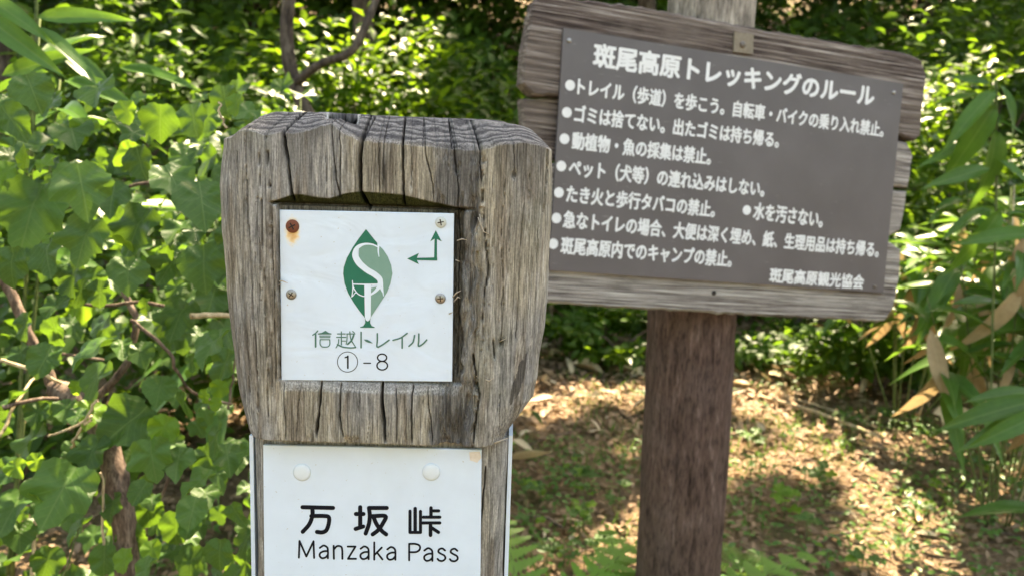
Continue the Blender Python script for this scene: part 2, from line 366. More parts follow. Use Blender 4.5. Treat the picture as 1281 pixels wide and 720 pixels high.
# everything of the post is modelled relative to (XC, YF, 0), front face at y=0, back towards +y
OFF = Vector((0, -.09, 0))
def build_post_body():
    # columns: arclength fractions around the cross-section, dense in front
    nf, nc, ns, nb = 300, 95, 26, 10
    zones = []   # (kind, t)
    for t in np.linspace(0, 1, nb, endpoint=False): zones.append((0, t))      # back right->left
    for t in np.linspace(0, 1, ns, endpoint=False): zones.append((1, t))      # left side back->front
    for t in np.linspace(0, 1, nc, endpoint=False): zones.append((2, t))      # left corner
    for t in np.linspace(0, 1, nf, endpoint=False): zones.append((3, t))      # front
    for t in np.linspace(0, 1, nc+25, endpoint=False): zones.append((4, t))   # right corner
    for t in np.linspace(0, 1, ns, endpoint=False): zones.append((5, t))      # right side
    zk = np.array([z[0] for z in zones]); zt = np.array([z[1] for z in zones])
    nC = len(zk)
    z_head_bot = float(z_of(556)); z_bound = float(z_of(176)); z_top = float(z_of(147))
    dz = z_bound-z_head_bot
    # rows (base z): shaft coarse, shaft visible, step, head
    zr = np.concatenate([np.linspace(-.05, z_head_bot-.14, 20), np.linspace(z_head_bot-.138, z_head_bot-.004, 150),
                         z_head_bot+np.array([-.003, -.002, -.0012, -.0005, 0, .0004, .0009, .0016, .0025]),
                         np.linspace(z_head_bot+.0033, z_bound, 330)])
    nR = len(zr)
    Z = np.repeat(zr[:, None], nC, 1)
    head = sm(z_head_bot-.0008, z_head_bot+.0005, Z)            # 0 shaft, 1 head
    # half width : pixel half widths of the silhouette
    pyk = np.array([100, 180, 240, 300, 400, 480, 505, 528, 548, 556, 720, 900.])
    lw = np.array([198, 200, 206, 205, 197, 190, 186, 180, 174, 171, 170, 169.])
    rw = np.array([205, 207, 210, 209, 206, 200, 194, 178, 161, 158, 157, 157.])
    zk_ = z_of(pyk)
    o = np.argsort(zk_)
    HL = np.interp(Z, zk_[o], lw[o])*MM*np.where(head > .5, 1.105, 1.065); HR = np.interp(Z, zk_[o], rw[o])*MM*np.where(head > .5, 1.025, 1.06)
    HL = HL + .0012*(fbm(Z*25, Z*0+3, 5)-.5)*2; HR = HR + .0014*(fbm(Z*22, Z*0+9, 6)-.5)*2
    FLh, FRh = 141*MM, 121*MM           # front flat limits in the head
    FL = np.where(head > .5, FLh, 150*MM); FR = np.where(head > .5, FRh, 127*MM)
    FL = np.minimum(FL, HL-.004); FR = np.minimum(FR, HR-.004)
    yfront = np.where(head > .5, 0, 0) + (1-head)*.0145
    cdep = np.where(head > .5, .040, .012); D = .15
    X = np.zeros_like(Z); Y = np.zeros_like(Z); NX = np.zeros_like(Z); NY = np.zeros_like(Z)
    T = np.repeat(zt[None, :], nR, 0); K = np.repeat(zk[None, :], nR, 0)
    m = K == 3; X[m] = (-FL+(FL+FR)*T)[m]; Y[m] = yfront[m]; NX[m] = 0; NY[m] = -1
    # corners: superellipse-like arc from flat end to side
    m = K == 2; a = (1-T)*math.pi/2; pw = .80
    X[m] = (-(FL+(HL-FL)*np.sin(a)**pw))[m]; Y[m] = (yfront+cdep*(1-np.cos(a)**pw))[m]; NX[m] = -np.sin(a)[m]; NY[m] = -np.cos(a)[m]
    m = K == 4; a = T*math.pi/2
    X[m] = (FR+(HR-FR)*np.sin(a)**pw)[m]; Y[m] = (yfront+cdep*(1-np.cos(a)**pw))[m]; NX[m] = np.sin(a)[m]; NY[m] = -np.cos(a)[m]
    m = K == 1; X[m] = -HL[m]; Y[m] = (D+(yfront+cdep-D)*T)[m]; NX[m] = -1
    m = K == 5; X[m] = HR[m]; Y[m] = (yfront+cdep+(D-yfront-cdep)*T)[m]; NX[m] = 1
    m = K == 0; X[m] = (HR-(HR+HL)*T)[m]; Y[m] = D; NY[m] = 1
    # unrolled coordinate (metres along the surface) for grain
    dX = np.diff(X, axis=1); dY = np.diff(Y, axis=1); S = np.concatenate([np.zeros((nR, 1)), np.cumsum(np.hypot(dX, dY), 1)], 1)
    mid = nb+ns+nc+nf//2
    S = S - S[:, mid:mid+1]
    PXc = 479+X/MM                       # photo-like column coordinate
    PYr = 0*Z
    zlin = np.linspace(80, 1000, 400); zz = z_of(zlin); oo = np.argsort(zz)
    PYr = np.interp(Z, zz[oo], zlin[oo]) # photo-like row coordinate
    # small warp so that the cracks wander
    Uc = PXc + 1.2*(fbm(PXc*.02, PYr*.03, 11, 3)-.5)*2
    front = (K == 3) | (K == 2) | (K == 4)
    dsp = np.zeros_like(Z)              # outward displacement
    # ---- grain ridges
    Sw = S + .0025*(fbm(S*20, Z*9, 21, 3)-.5)
    gr = fbm(Sw*900, Z*18, 31, 3); gr2 = fbm(Sw*260, Z*6, 33, 3)
    dsp += (gr-.5)*.00045 + (gr2-.5)*.0011
    # ---- wavy front-top scoop and recess for the logo plate
    ex = 345.; rx = 578.; ty = 258.; by = 479.
    wob = 2.5*(fbm(PYr*.05, PYr*0+1, 41, 2)-.5)*2
    inx = sm(ex-2+wob, ex+1+wob, PXc)*(1-sm(rx-1-wob*2, rx+3-wob*2, PXc))
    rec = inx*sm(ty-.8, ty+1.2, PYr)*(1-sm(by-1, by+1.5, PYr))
    sx_ = np.array([330, 342, 362, 375, 395, 410, 430, 447, 470, 500, 525, 545, 565, 580, 592.])
    sy_ = np.array([257, 255, 247, 246, 249, 250, 243, 240, 240.5, 242, 247, 251, 255, 258, 262.])
    top = np.interp(PXc, sx_, sy_)
    lip_shade = np.clip((PYr-top)/1.2, 0, 1)*(PYr < ty+.5)*(PXc > 330)*(PXc < 592)*(K == 3)  # wavy band that lies in shade under the recess lip
    scoop = np.clip((PYr-top)/np.maximum(ty-top, 1), 0, 1)*lip_shade
    dsp -= np.maximum(rec*.0065, scoop*.0050)
    slit = np.exp(-((PYr-(ty+.5))/1.6)**2)*sm(332, 338, PXc)*(1-sm(588, 594, PXc))*(K == 3)
    dsp -= slit*.006
    lowlip = (np.clip(1-(PYr-by)/13., 0, 1))*(PYr >= by)*sm(343, 350, PXc)*(1-sm(560, 595, PXc))*(K == 3)
    dsp -= lowlip*.0038
    # ---- torn strip right of the recess
    wx = 3.5*(fbm(PYr*.035, PYr*0+7, 51, 3)-.5)*2
    strip = sm(538+wx, 544+wx, PXc)*(1-sm(594+wx*2, 600+wx*2, PXc))*(PYr > 150)*(PYr < 556)
    tear = fbm(PXc*.11, PYr*.022, 53, 4)
    dsp -= strip*(np.clip(tear-.42, 0, 1)*.017) + strip*.001
    edge = np.exp(-((PXc-(600+wx*2))/2.0)**2)*(PYr > 155)*(PYr < 556)*(.35+.65*(fbm(PXc*0+1, PYr*.03, 55, 2) > .48))
    dsp -= edge*.0035
    # ---- drying cracks: (points px,py ; width px ; depth m)
    cr = []
    def crack(pts, wpx=1.2, dep=.004, jit=1.2): cr.append((np.array(pts, float), wpx, dep, jit))
    crack([(353, 160), (354, 190), (360, 225), (364, 256)], 1.9, .009)
    crack([(304, 170), (304, 230), (308, 330), (312, 420), (316, 520)], 1.1, .005)
    crack([(330, 172), (333, 215), (338, 262), (341, 480)], .8, .003)
    crack([(412, 158), (414, 190), (418, 225), (423, 250)], 1.0, .004)
    crack([(423, 163), (424, 215), (424, 250)], .9, .004)
    crack([(456, 146), (450, 175), (448, 215), (449, 240), (458, 262)], 2.0, .010)
    crack([(471, 150), (472, 185), (472, 240)], .7, .0025)
    crack([(478, 175), (477, 235)], .7, .0025)
    crack([(501, 148), (501, 190), (502, 230), (503, 258)], 1.5, .007)
    crack([(512, 160), (514, 235)], .7, .002)
    crack([(526, 148), (529, 180), (538, 215), (541, 250)], .9, .003)
    crack([(562, 147), (565, 180), (571, 230), (572, 255), (575, 330), (574, 470)], .9, .003)
    crack([(597, 175), (600, 215), (606, 270), (612, 330), (606, 400)], 1.2, .004)
    crack([(640, 178), (642, 216)], .8, .002)
    crack([(683, 180), (684, 215), (681, 260)], 1.8, .006)
    crack([(448, 205), (449, 240), (458, 262)], 2.2, .010); crack([(398, 482), (396, 515), (393, 548)], 1.6, .007)
    crack([(424, 483), (424, 520), (428, 548)], 1.2, .005)
    crack([(478, 480), (479, 510), (483, 552)], 2.0, .010)
    crack([(519, 482), (517, 515), (518, 552)], 1.3, .005)
    crack([(497, 486), (498, 552)], .9, .003)
    crack([(538, 484), (545, 552)], .8, .003)
    crack([(350, 484), (352, 552)], .9, .003)
    crack([(372, 484), (366, 548)], .6, .002)
    crack([(291, 200), (293, 300), (300, 400), (304, 500)], .8, .003)
    crack([(322, 200), (325, 300), (328, 420), (330, 540)], .8, .003)
    crack([(655, 250), (652, 330), (650, 420)], .8, .0025)
    crack([(630, 220), (628, 300), (633, 380)], .7, .002)
    crack([(596, 440), (600, 470), (605, 490), (600, 550)], 1.6, .006)
    crack([(615, 590), (613, 640), (609, 690), (606, 740)], 1.4, .005)
    crack([(622, 420), (624, 445)], 1.5, .004)
    crack([(323, 560), (325, 640), (322, 760)], .9, .003)
    rs = np.random.default_rng(3)
    for k in range(150):                 # fine checks
        x0 = rs.uniform(282, 684); y0 = rs.uniform(170, 540); ln = rs.uniform(15, 110)
        crack([(x0, y0), (x0+rs.uniform(-2, 2), y0+ln*.5), (x0+rs.uniform(-3, 3), y0+ln)], rs.uniform(.35, .6), rs.uniform(.0006, .0016), .6)
    crk = np.zeros_like(Z)
    for j, (pts, wpx, dep, jit) in enumerate(cr):
        rsel = np.where((PYr[:, mid] > pts[0, 1]-3) & (PYr[:, mid] < pts[-1, 1]+3))[0]
        if len(rsel) == 0: continue
        r0, r1 = rsel[0], rsel[-1]+1
        py = PYr[r0:r1]
        xc = np.interp(py, pts[:, 1], pts[:, 0]) + jit*.8*(vnoise(py*.03, py*0+j, 60)-.5)*2 + jit*.35*(vnoise(py*.14, py*0+j, 61)-.5)*2
        fade = sm(pts[0, 1]-3, pts[0, 1]+4, py)*(1-sm(pts[-1, 1]-6, pts[-1, 1]+3, py))
        if pts[0, 1] < 183: fade = 1-sm(pts[-1, 1]-6, pts[-1, 1]+3, py)
        ww = wpx*(.7+.6*vnoise(py*.08, py*0+j, 62))
        ww = ww*(.80 if dep >= .0065 else .62); g_ = np.exp(-(np.abs(PXc[r0:r1]-xc)/ww)**2.5)*fade*front[r0:r1]
        dsp[r0:r1] -= g_*dep; crk[r0:r1] = np.maximum(crk[r0:r1], g_*min(1, dep/.003))
    # head underside chips
    chip = (np.exp(-((PYr-553)/5.)**2))*np.clip(fbm(PXc*.05, PYr*.02, 71)-.5, 0, 1)*(K == 3)*(head > .5)
    dsp -= chip*.015
    # knots
    for (kx, ky, kr) in ((642, 214, 3.2), (632, 425, 4.), (596, 270, 5), (600, 478, 5)):
        q = np.hypot((PXc-kx)/1.0, (PYr-ky)/1.6)/kr
        dsp -= np.exp(-q**2)*.002; crk = np.maximum(crk, np.exp(-(q*1.2)**2)*.9)
    # ---- colour of the wood, with the shade under the recess lip painted in
    base = np.array([.295, .270, .218]); grey = np.array([.255, .251, .240]); drk = np.array([.075, .071, .066]); brn = np.array([.19, .16, .125]); pale = np.array([.44, .425, .385])
    t1 = fbm(Sw*130, Z*14, 81, 4); t2 = fbm(S*22, Z*9, 83, 4); t3 = fbm(Sw*420, Z*30, 85, 3)
    Cc = base+(grey-base)*sm(.40, .62, t2)[..., None]
    Cc = Cc+(brn-Cc)*(sm(.52, .66, t1)*.65)[..., None]
    Cc = Cc*(.48+1.04*t3)[..., None]
    Cc = Cc+(pale-Cc)*(sm(.62, .74, fbm(Sw*500, Z*70, 87, 3))*.55)[..., None]
    sd = strip*sm(.40, .55, fbm(Sw*90, Z*22, 89, 4))
    Cc = Cc+(drk*.85-Cc)*(sd*1.0)[..., None]
    st = strip[..., None]*.65; Cc = Cc+(grey*.8-Cc)*st
    ts_ = sm(.50, .68, fbm(Sw*60, Z*12, 88, 4))*sm(230, 160, PYr) if False else np.clip(fbm(Sw*70, Z*10, 88, 4)-.50, 0, 1)*3.2*(1-sm(170, 262, PYr))*front
    Cc = Cc+(drk*1.5-Cc)*np.clip(ts_, 0, .8)[..., None]
    # dark weather stains near the knots and top band, scraped dark marks low right
    stain = np.exp(-(((PXc-478)/9)**2+((PYr-208)/32)**2))*.65 + np.exp(-(((PXc-395)/14)**2+((PYr-178)/18)**2))*.55 + np.exp(-(((PXc-560)/22)**2+((PYr-205)/35)**2))*.5 + np.exp(-(((PXc-575)/14)**2+((PYr-520)/40)**2))*.55+.35*np.exp(-(((PXc-585)/10)**2))*(fbm(PXc*.1, PYr*.02, 93, 2) > .45)*(PYr > 180)
    for (kx, ky, wx_, wy_) in ((657, 470, 5, 26), (649, 488, 3.2, 17), (662, 460, 3, 20)):
        q = ((PXc-kx-(PYr-ky)*-.15)/wx_)**2+((PYr-ky)/wy_)**2
        stain = np.maximum(stain, (q+.6*(fbm(PXc*.3, PYr*.05, 91)-.5)*2 < 1)*.9)
    Cc = Cc+(drk-Cc)*np.clip(stain, 0, 1)[..., None]
    Cc = Cc+(np.array([.030, .036, .010])*(.8+.5*t3)[..., None]-Cc)*(lip_shade*.97)[..., None]  # shade of the scooped lip painted into the wood as dark olive
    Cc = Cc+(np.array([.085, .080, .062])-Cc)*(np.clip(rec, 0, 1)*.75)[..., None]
    ll = np.clip(lowlip*1.4, 0, 1)*(K == 3)
    Cc = Cc+((grey*1.05)*(.75+.5*t3)[..., None]-Cc)*(ll*.8)[..., None]
    Cc = Cc+(pale-Cc)*(np.exp(-((PYr-(by+8+3*np.sin(PXc*.03)))/1.0)**2)*(K == 3)*.7*(PXc > 350)*(PXc < 560))[..., None]
    Cc = Cc*(1-.80*np.clip(crk, 0, 1))[..., None]
    mg = sm(.5, .75, fbm(S*30, Z*20, 95, 3))*.25*np.clip((HR-X)*0+1, 0, 1)
    Cc = Cc+(np.array([.15, .165, .10])-Cc)*(mg*((K == 4) | (K == 2) | (K == 5)))[..., None]
    X2 = X+NX*dsp; Y2 = Y+NY*dsp
    # bend the top row to the wavy end-grain boundary
    bx = np.array([200, 281, 293, 305, 330, 350, 364, 385, 399, 413, 427, 447, 475, 503, 538, 569, 597, 628, 659, 687, 760.])
    byy = np.array([178, 180, 170, 168, 174, 170, 171, 167, 161, 157, 168, 177, 179, 180, 183, 184, 185, 176, 173, 179, 180.])
    pyb = np.interp(PXc[-1], bx, byy) + 1.2*(fbm(PXc[-1]*.15, PXc[-1]*0, 97, 2)-.5)*2
    zb = z_of(pyb)
    w_ = sm(z_bound-.03, z_bound, zr)[:, None]
    Z2 = Z + w_*(zb[None, :]-z_bound)
    rows = [np.stack([X2, Y2, Z2], -1)]; cols = [Cc]
    # ---- chamfer rows with end grain, then the flat top
    xe, ye = X2[-1], Y2[-1]; cxm, cym = 0.0, D/2
    rimpx = np.array([200, 283, 300, 312, 330, 400, 500, 572, 640, 662, 687, 760.]); rimy = np.array([176, 176, 160, 148, 144.5, 143, 145.5, 146, 149, 153, 175, 178.])
    nv = 46
    inset = .019
    # target rim: shrink towards centre
    lenx = np.hypot(xe-cxm, ye-cym); ux = (cxm-xe); uy = (cym-ye)
    hx = HL[-1, 0]; 
    tx = cxm+(xe-cxm)*(1-.135); ty_ = cym+(ye-cym)*(1-.27)
    for i in range(1, nv+1):
        v = i/nv
        x_ = xe+(tx-xe)*v; y_ = ye+(ty_-ye)*v
        pxr = 479+tx/MM
        rimz = z_of(np.interp(pxr, rimpx, rimy)+0*pxr)
        # rim lies further back: height seen at greater distance
        kk = (YF+.021)/YF; rimz = CAMZ+(rimz-CAMZ)*kk
        prof = v**.9
        z_ = zb+(rimz-zb)*prof
        # notch at the rim
        q = np.exp(-(((479+x_/MM*YF/(YF+y_))-421)/17.)**4)*sm(.50, .62, v)*(zk >= 2)*(zk <= 4)
        z_ = z_-q*.011*(1-sm(.925, .95, v))
        # cracks go on across the chamfer
        d2 = np.zeros(nC); ck = np.zeros(nC)
        pxl = 479+x_/MM
        for (c0, wpx, dep) in ((353, 1.6, .004), (304, .9, .002), (412, .9, .002), (458+ -6*(1-v)*1.0, 1.9, .006), (501, 1.4, .005), (527, .7, .0015), (562, 1.2, .003), (597, .8, .0015), (478, .6, .001)):
            cc = c0+(c0-479)*-.10*v+1.0*(vnoise(v*5, c0, 98)-.5)
            g_ = np.exp(-(np.abs(pxl-cc)/(wpx*.6))**2.5)*((zk >= 2) & (zk <= 4)); d2 = np.maximum(d2, g_*dep); ck = np.maximum(ck, g_)
        rg = fbm(x_*900, v*22+0*x_, 99, 3)
        # rings: wavy lines that follow the rim
        bend = 2.3*(fbm(x_*26, x_*0+v*1.2, 101, 3)-.5) + 1.5*(fbm(x_*70, v*3+x_*0, 102, 3)-.5)
        ph = (v*5.0+bend*1.25)
        ring = .5+.5*np.sin(ph*2*math.pi); ring = ring**1.2
        z_ = z_-d2+(ring-.5)*.00022+(rg-.5)*.00022; y_ = y_+(rg-.5)*.0001
        light = np.array([.235, .232, .225]); darkc = np.array([.062, .062, .066])
        cc_ = darkc+(light-darkc)*(ring*(.45+.7*fbm(x_*140, v*9+0*x_, 103, 3)))[:, None]
        m0 = max(0, 1-v*7)
        cc_ = cc_*(1-m0*.6)+Cc[-1]*m0*.6
        cc_ = cc_*(1-.8*ck)[:, None]
        cc_ = cc_*(1-np.clip(q*3, 0, .98)*(v < .955))[:, None]
        rimw = np.exp(-((q-.2)/.1)**2)*(v > .62); cc_ = cc_+(np.array([.5, .5, .48])-cc_)*(rimw*.8)[:, None]
        rows.append(np.stack([x_, y_, z_], -1)[None]); cols.append(cc_[None])
    last = rows[-1][0]
    for s_ in (.93, .8, .6, .35, .12, .01):
        p_ = np.stack([cxm+(last[:, 0]-cxm)*s_, cym+(last[:, 1]-cym)*s_, (last[:, 2]-.0)*1 + (fbm(last[:, 0]*50*s_, last[:, 1]*50*s_, 5)-.5)*.001], -1)
        p_[:, 2] = p_[:, 2]*0 + np.where(s_ > .9, last[:, 2], np.max(last[:, 2])-.0003)
        rr_ = np.hypot(p_[:, 0]-.01, p_[:, 1]-.02-cym)
        ring = .5+.5*np.sin(rr_*2*math.pi/.0035+fbm(p_[:, 0]*60, p_[:, 1]*60, 8)*5)
        rows.append(p_[None]); cols.append((np.array([.06, .06, .062])+np.outer(ring, [.13, .13, .125]))[None])
    A = np.concatenate(rows, 0); CC = np.concatenate(cols, 0)
    nR2 = A.shape[0]
    I = np.arange(nR2*nC).reshape(nR2, nC); I2 = np.roll(I, -1, axis=1)
    Fq = np.stack([I[:-1], I2[:-1], I2[1:], I[1:]], -1).reshape(-1, 4)
    V = A.reshape(-1, 3)+np.array([0, -.09, 0])
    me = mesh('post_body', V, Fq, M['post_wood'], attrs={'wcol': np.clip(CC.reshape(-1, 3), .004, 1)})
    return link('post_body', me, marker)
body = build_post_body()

def near_pt(px, py, y=0.0):             # photo pixel on a plane y behind the post's front face, in the post's own coordinates
    x, z = pxz(px, py, YF+y); return np.array([float(x)-XC, y-.09, float(z)])
def slab(name, corners, thick, mat, parent, bevel=.0, y=0.0, rad=0.0):
    """flat plate from 4 photo corners TL TR BR BL on plane y (its front), thickness backwards; object origin at its centre"""
    c = [near_pt(px, py, y) for px, py in corners]; ctr = sum(c)/4
    pts = []
    n = len(c)
    for i in range(n):                  # rounded corners
        p = c[i]; a = c[i-1]-p; b = c[(i+1) % n]-p
        a = a/np.linalg.norm(a); b = b/np.linalg.norm(b); r_ = max(rad, 1e-5)
        for t in np.linspace(0, 1, 5):
            q = p+a*r_*(1-t)**2+b*r_*t**2
            pts.append(q)
    V = [q-ctr for q in pts]; k = len(V)
    e = .00035
    Vin = [q*(1-e/np.linalg.norm(q)*1.5) for q in V]
    V2 = [v+np.array([0, e, 0]) for v in V]; V3 = [v+np.array([0, thick, 0]) for v in V]
    allv = Vin+V2+V3
    Fc = [tuple(range(k))]
    for r0 in (0, k):
        for i in range(k):
            j = (i+1) % k; Fc.append((r0+j, r0+i, r0+k+i, r0+k+j))
    Fc.append(tuple(2*k+i for i in range(k))[::-1])
    o = link(name, mesh(name, np.array(allv), Fc, mat, smooth=False), parent); o.location = Vector(ctr)-(parent.location if parent.type == 'MESH' else Vector((0, 0, 0)))
    return o, ctr
# logo plate sits in the recess, its front 3.5 mm behind the post's face
LY = .0030
LPC = [(349.5, 262.5), (568, 267), (565.5, 477), (352, 475)]
rust_local = near_pt(366, 283, LY)-sum(near_pt(a, b, LY) for a, b in LPC)/4
M['logo_plate'] = plate_mat('white_logo_enamel', (float(rust_local[0]), float(rust_local[2])), wrinkle=.42)
logo_plate, lpc = slab('logo_plate', LPC, .0012, M['logo_plate'], marker, y=LY, rad=.0004)
NY_ = .0105
name_plate, npc = slab('name_plate', [(329, 556), (602.5, 562), (598, 1010), (333, 1010)], .0025, M['name_plate'], marker, y=NY_, rad=.0004)
# side plates, seen on edge
def side_plate(px, sgn):
    x0 = near_pt(px, 620, .022)
    z1 = near_pt(px, 545, .022)[2]
    b = MB(); x = x0[0]; b.box((x-.0013, -.09+.0235, z1-.30), (x+.0013, -.09+.125, z1))
    o = link('side_plate', b.me('side_plate', M['name_plate'], False), marker)
    return o
side_plate(636.5, 1); side_plate(314.5, -1)

# ---- flat print helpers: everything in photo pixels on a plate, laid 0.15 mm above it
class Print:
    def __init__(s, y, ctr, lift=.00018): s.V = []; s.F = []; s.y = y; s.ctr = ctr; s.n = 0; s.lift = lift
    def pt(s, px, py, k): 
        p = near_pt(px, py, s.y)-s.ctr; p[1] -= s.lift+k*2.0e-6; return p
    def poly(s, pts):
        b = len(s.V); s.n += 1
        s.V += [s.pt(x, y, s.n) for x, y in pts]; s.F.append(tuple(range(b, b+len(pts)))[::-1]); return s
    def stroke(s, pts, w, cap=True):
        pts = [np.array(p, float) for p in pts]
        ws = list(w) if hasattr(w, '__len__') else [w]*len(pts)
        # resample smooth? keep as given
        s.n += 1; b = len(s.V); L_ = []; R_ = []
        for i, p in enumerate(pts):
            t = pts[min(i+1, len(pts)-1)]-pts[max(i-1, 0)]; t = t/(np.linalg.norm(t)+1e-9); nn = np.array([-t[1], t[0]])
            sc = 1.0
            if 0 < i < len(pts)-1:
                a = pts[i]-pts[i-1]; a = a/np.linalg.norm(a); sc = 1/max(.6, abs(np.dot(a, t)))
            L_.append(p+nn*ws[i]/2*sc); R_.append(p-nn*ws[i]/2*sc)
        for q in L_: s.V.append(s.pt(*q, s.n))
        for q in R_: s.V.append(s.pt(*q, s.n))
        k = len(pts)
        for i in range(k-1): s.F.append((b+i, b+i+1, b+k+i+1, b+k+i))
        if cap:
            for p, wi in ((pts[0], ws[0]), (pts[-1], ws[-1])):
                s.poly([(p[0]+wi/2*math.cos(a), p[1]+wi/2*math.sin(a)) for a in np.linspace(0, 2*math.pi, 13)[:-1]])
        return s
    def curve(s, ctrl, w, n=24, cap=True):   # Catmull-Rom through ctrl
        c = [np.array(p, float) for p in ctrl]; c = [2*c[0]-c[1]]+c+[2*c[-1]-c[-2]]
        ws = list(w) if hasattr(w, '__len__') else [w]*(len(ctrl)); out = []; wo = []
        for i in range(1, len(c)-2):
            for t in np.linspace(0, 1, n//2, endpoint=(i == len(c)-3)):
                a, b, d, e = c[i-1], c[i], c[i+1], c[i+2]
                out.append(.5*((2*b)+(-a+d)*t+(2*a-5*b+4*d-e)*t*t+(-a+3*b-3*d+e)*t**3)); wo.append(ws[i-1]*(1-t)+ws[i]*t)
        return s.stroke(out, wo, cap)
    def build(s, name, mat, parent):
        me = mesh(name, np.array(s.V), s.F, mat, False)
        o = link(name, me, parent); return o
def lp(): return Print(LY, lpc)
# logo: from an enlargement where px = 420 + X/5.144, py = 275 + Y/5.143
def lg(*a): return [(420+x/5.144, 275+y/5.143) for x, y in a]
leafL = lg((195, 60), (150, 118), (108, 180), (72, 245), (52, 305), (48, 345), (58, 410), (80, 470), (115, 530), (150, 580), (188, 628))
leafR = lg((195, 60), (230, 104), (268, 150), (305, 190), (335, 235), (357, 290), (365, 345), (352, 410), (330, 465), (295, 520), (255, 580), (222, 630))
p = lp()
# dark half: left outline, then the S spine back up
p.poly(leafL+lg((200, 640), (205, 500), (205, 430), (290, 400), (240, 360), (180, 320), (145, 270), (130, 210), (160, 165), (215, 160), (268, 163), (268, 150), (230, 104)))
logo_leaf = p.build('logo_leaf', M['green_ink'], logo_plate)
p = lp(); p.lift = .00022
p.poly(lg((222, 630), (255, 580), (295, 520), (330, 465), (352, 410), (365, 345), (357, 290), (335, 235), (305, 190), (280, 166), (240, 158), (190, 155), (150, 185), (148, 240), (180, 290), (240, 330), (280, 370), (290, 410), (260, 430), (215, 440), (205, 500), (205, 634)))
p.build('logo_leaf_half', M['pale_green_ink'], logo_plate)
p = lp(); p.lift = .0003
def lc(s, ctrl, w, **k): s.curve(lg(*ctrl), [x/5.144 for x in w] if hasattr(w, '__len__') else w/5.144, **k)
lc(p, [(274, 175), (235, 158), (185, 156), (140, 178), (126, 225), (150, 275), (200, 320), (250, 350), (285, 385), (278, 430), (240, 470), (190, 490), (145, 475), (118, 440), (110, 415)],
   [8, 10, 14, 24, 40, 42, 38, 38, 36, 26, 14, 7, 7, 7, 7])
lc(p, [(276, 166), (274, 200), (279, 236)], [12, 9, 5]); lc(p, [(108, 390), (111, 440), (104, 494)], [6, 8, 6])
lc(p, [(112, 412), (200, 414), (292, 412)], [8, 10, 8]); lc(p, [(300, 400), (302, 440), (308, 486)], [10, 10, 6]); lc(p, [(110, 488), (130, 466), (150, 478)], [6, 6, 4])
lc(p, [(282, 405), (292, 440), (306, 470)], [16, 12, 6])
p.poly(lg((184, 418), (228, 418), (226, 620), (218, 642), (206, 650), (194, 642), (188, 620)))
p.build('logo_letters', M['white_print'], logo_plate)
p = lp(); p.lift = .00024
p.poly(lg((188, 612), (190, 660), (178, 680), (158, 686), (158, 691), (250, 691), (250, 686), (232, 680), (222, 660), (224, 612), (206, 652)))
p.build('logo_trunk', M['green_ink'], logo_plate)
# arrows: from px = 340 + X/3.27, py = 260 + Y/3.273
def ag(*a): return [(340+x/3.27, 260+y/3.273) for x, y in a]
p = lp()
p.poly(ag((666, 120), (676, 120), (676, 214), (664, 214))).poly(ag((590, 205), (670, 203), (677, 203), (677, 216), (590, 214)))
p.poly(ag((671, 92), (695, 138), (676, 128), (671, 124), (664, 128), (648, 138))).poly(ag((554, 208), (602, 185), (594, 204), (592, 209), (594, 214), (602, 231)))
p.build('direction_arrow', M['green_ink'], logo_plate)
# lettering: px = 380 + X/7.535, py = 400 + Y/7.54
def tg(*a): return [(380+x/7.535, 400+y/7.54) for x, y in a]
p = lp()
def ts(pts, w=16): p.curve(tg(*pts), w/7.535, n=10)
def tl(pts, w=16): p.stroke(tg(*pts), w/7.535)
ts([(132, 100), (112, 122), (85, 140)], 12); tl([(112, 130), (112, 250)], 16)
p.poly(tg((205, 98), (235, 118), (262, 124), (262, 134), (135, 134), (135, 124), (170, 118)))
tl([(150, 148), (250, 148)], 9); tl([(152, 162), (248, 162)], 9); tl([(155, 182), (245, 182)], 9)
ts([(155, 182), (155, 225), (172, 248), (200, 252), (230, 248), (246, 225), (245, 182)], 10)
tl([(318, 128), (392, 128)], 10); tl([(310, 160), (398, 160)], 10); tl([(355, 108), (355, 232)], 10); tl([(355, 195), (395, 195)], 8)
ts([(330, 180), (326, 220), (305, 258)], 10); ts([(318, 228), (370, 252), (440, 260), (490, 256)], 13)
tl([(405, 128), (482, 128)], 10); ts([(410, 128), (408, 180), (400, 226)], 9); ts([(435, 108), (446, 180), (488, 250)], 10); ts([(472, 140), (450, 190), (415, 225)], 16); ts([(462, 104), (478, 118)], 9)
tl([(541, 112), (541, 258)], 14); p.poly(tg((566, 180), (600, 182), (630, 198), (652, 218), (610, 210), (585, 200)))
ts([(694, 125), (694, 190), (692, 250), (735, 235), (805, 186)], 14)
ts([(975, 122), (915, 165), (842, 188)], 14); tl([(928, 160), (928, 262)], 14)
ts([(1045, 142), (1030, 205), (992, 244)], 14); ts([(1085, 128), (1084, 190), (1082, 242), (1120, 225), (1160, 184)], 14)
p.build('trail_name_lettering', M['teal_ink'], logo_plate)
p = lp()
p.stroke([(380+(413+95*math.cos(a))/7.535, 400+(393+95*math.sin(a))/7.54) for a in np.linspace(0, 2*math.pi, 49)], 6.5/7.535, cap=False)
tl([(416, 338), (416, 450)], 15); tl([(390, 352), (416, 342)], 12); tl([(566, 404), (630, 404)], 11)
p.stroke([(380+(739+43*math.cos(a))/7.535, 400+(352+34*math.sin(a))/7.54) for a in np.linspace(0, 2*math.pi, 33)], 13/7.535, cap=False)
p.stroke([(380+(740+50*math.cos(a))/7.535, 400+(427+41*math.sin(a))/7.54) for a in np.linspace(0, 2*math.pi, 33)], 13/7.535, cap=False)
p.build('section_number_lettering', M['black_ink'], logo_plate)
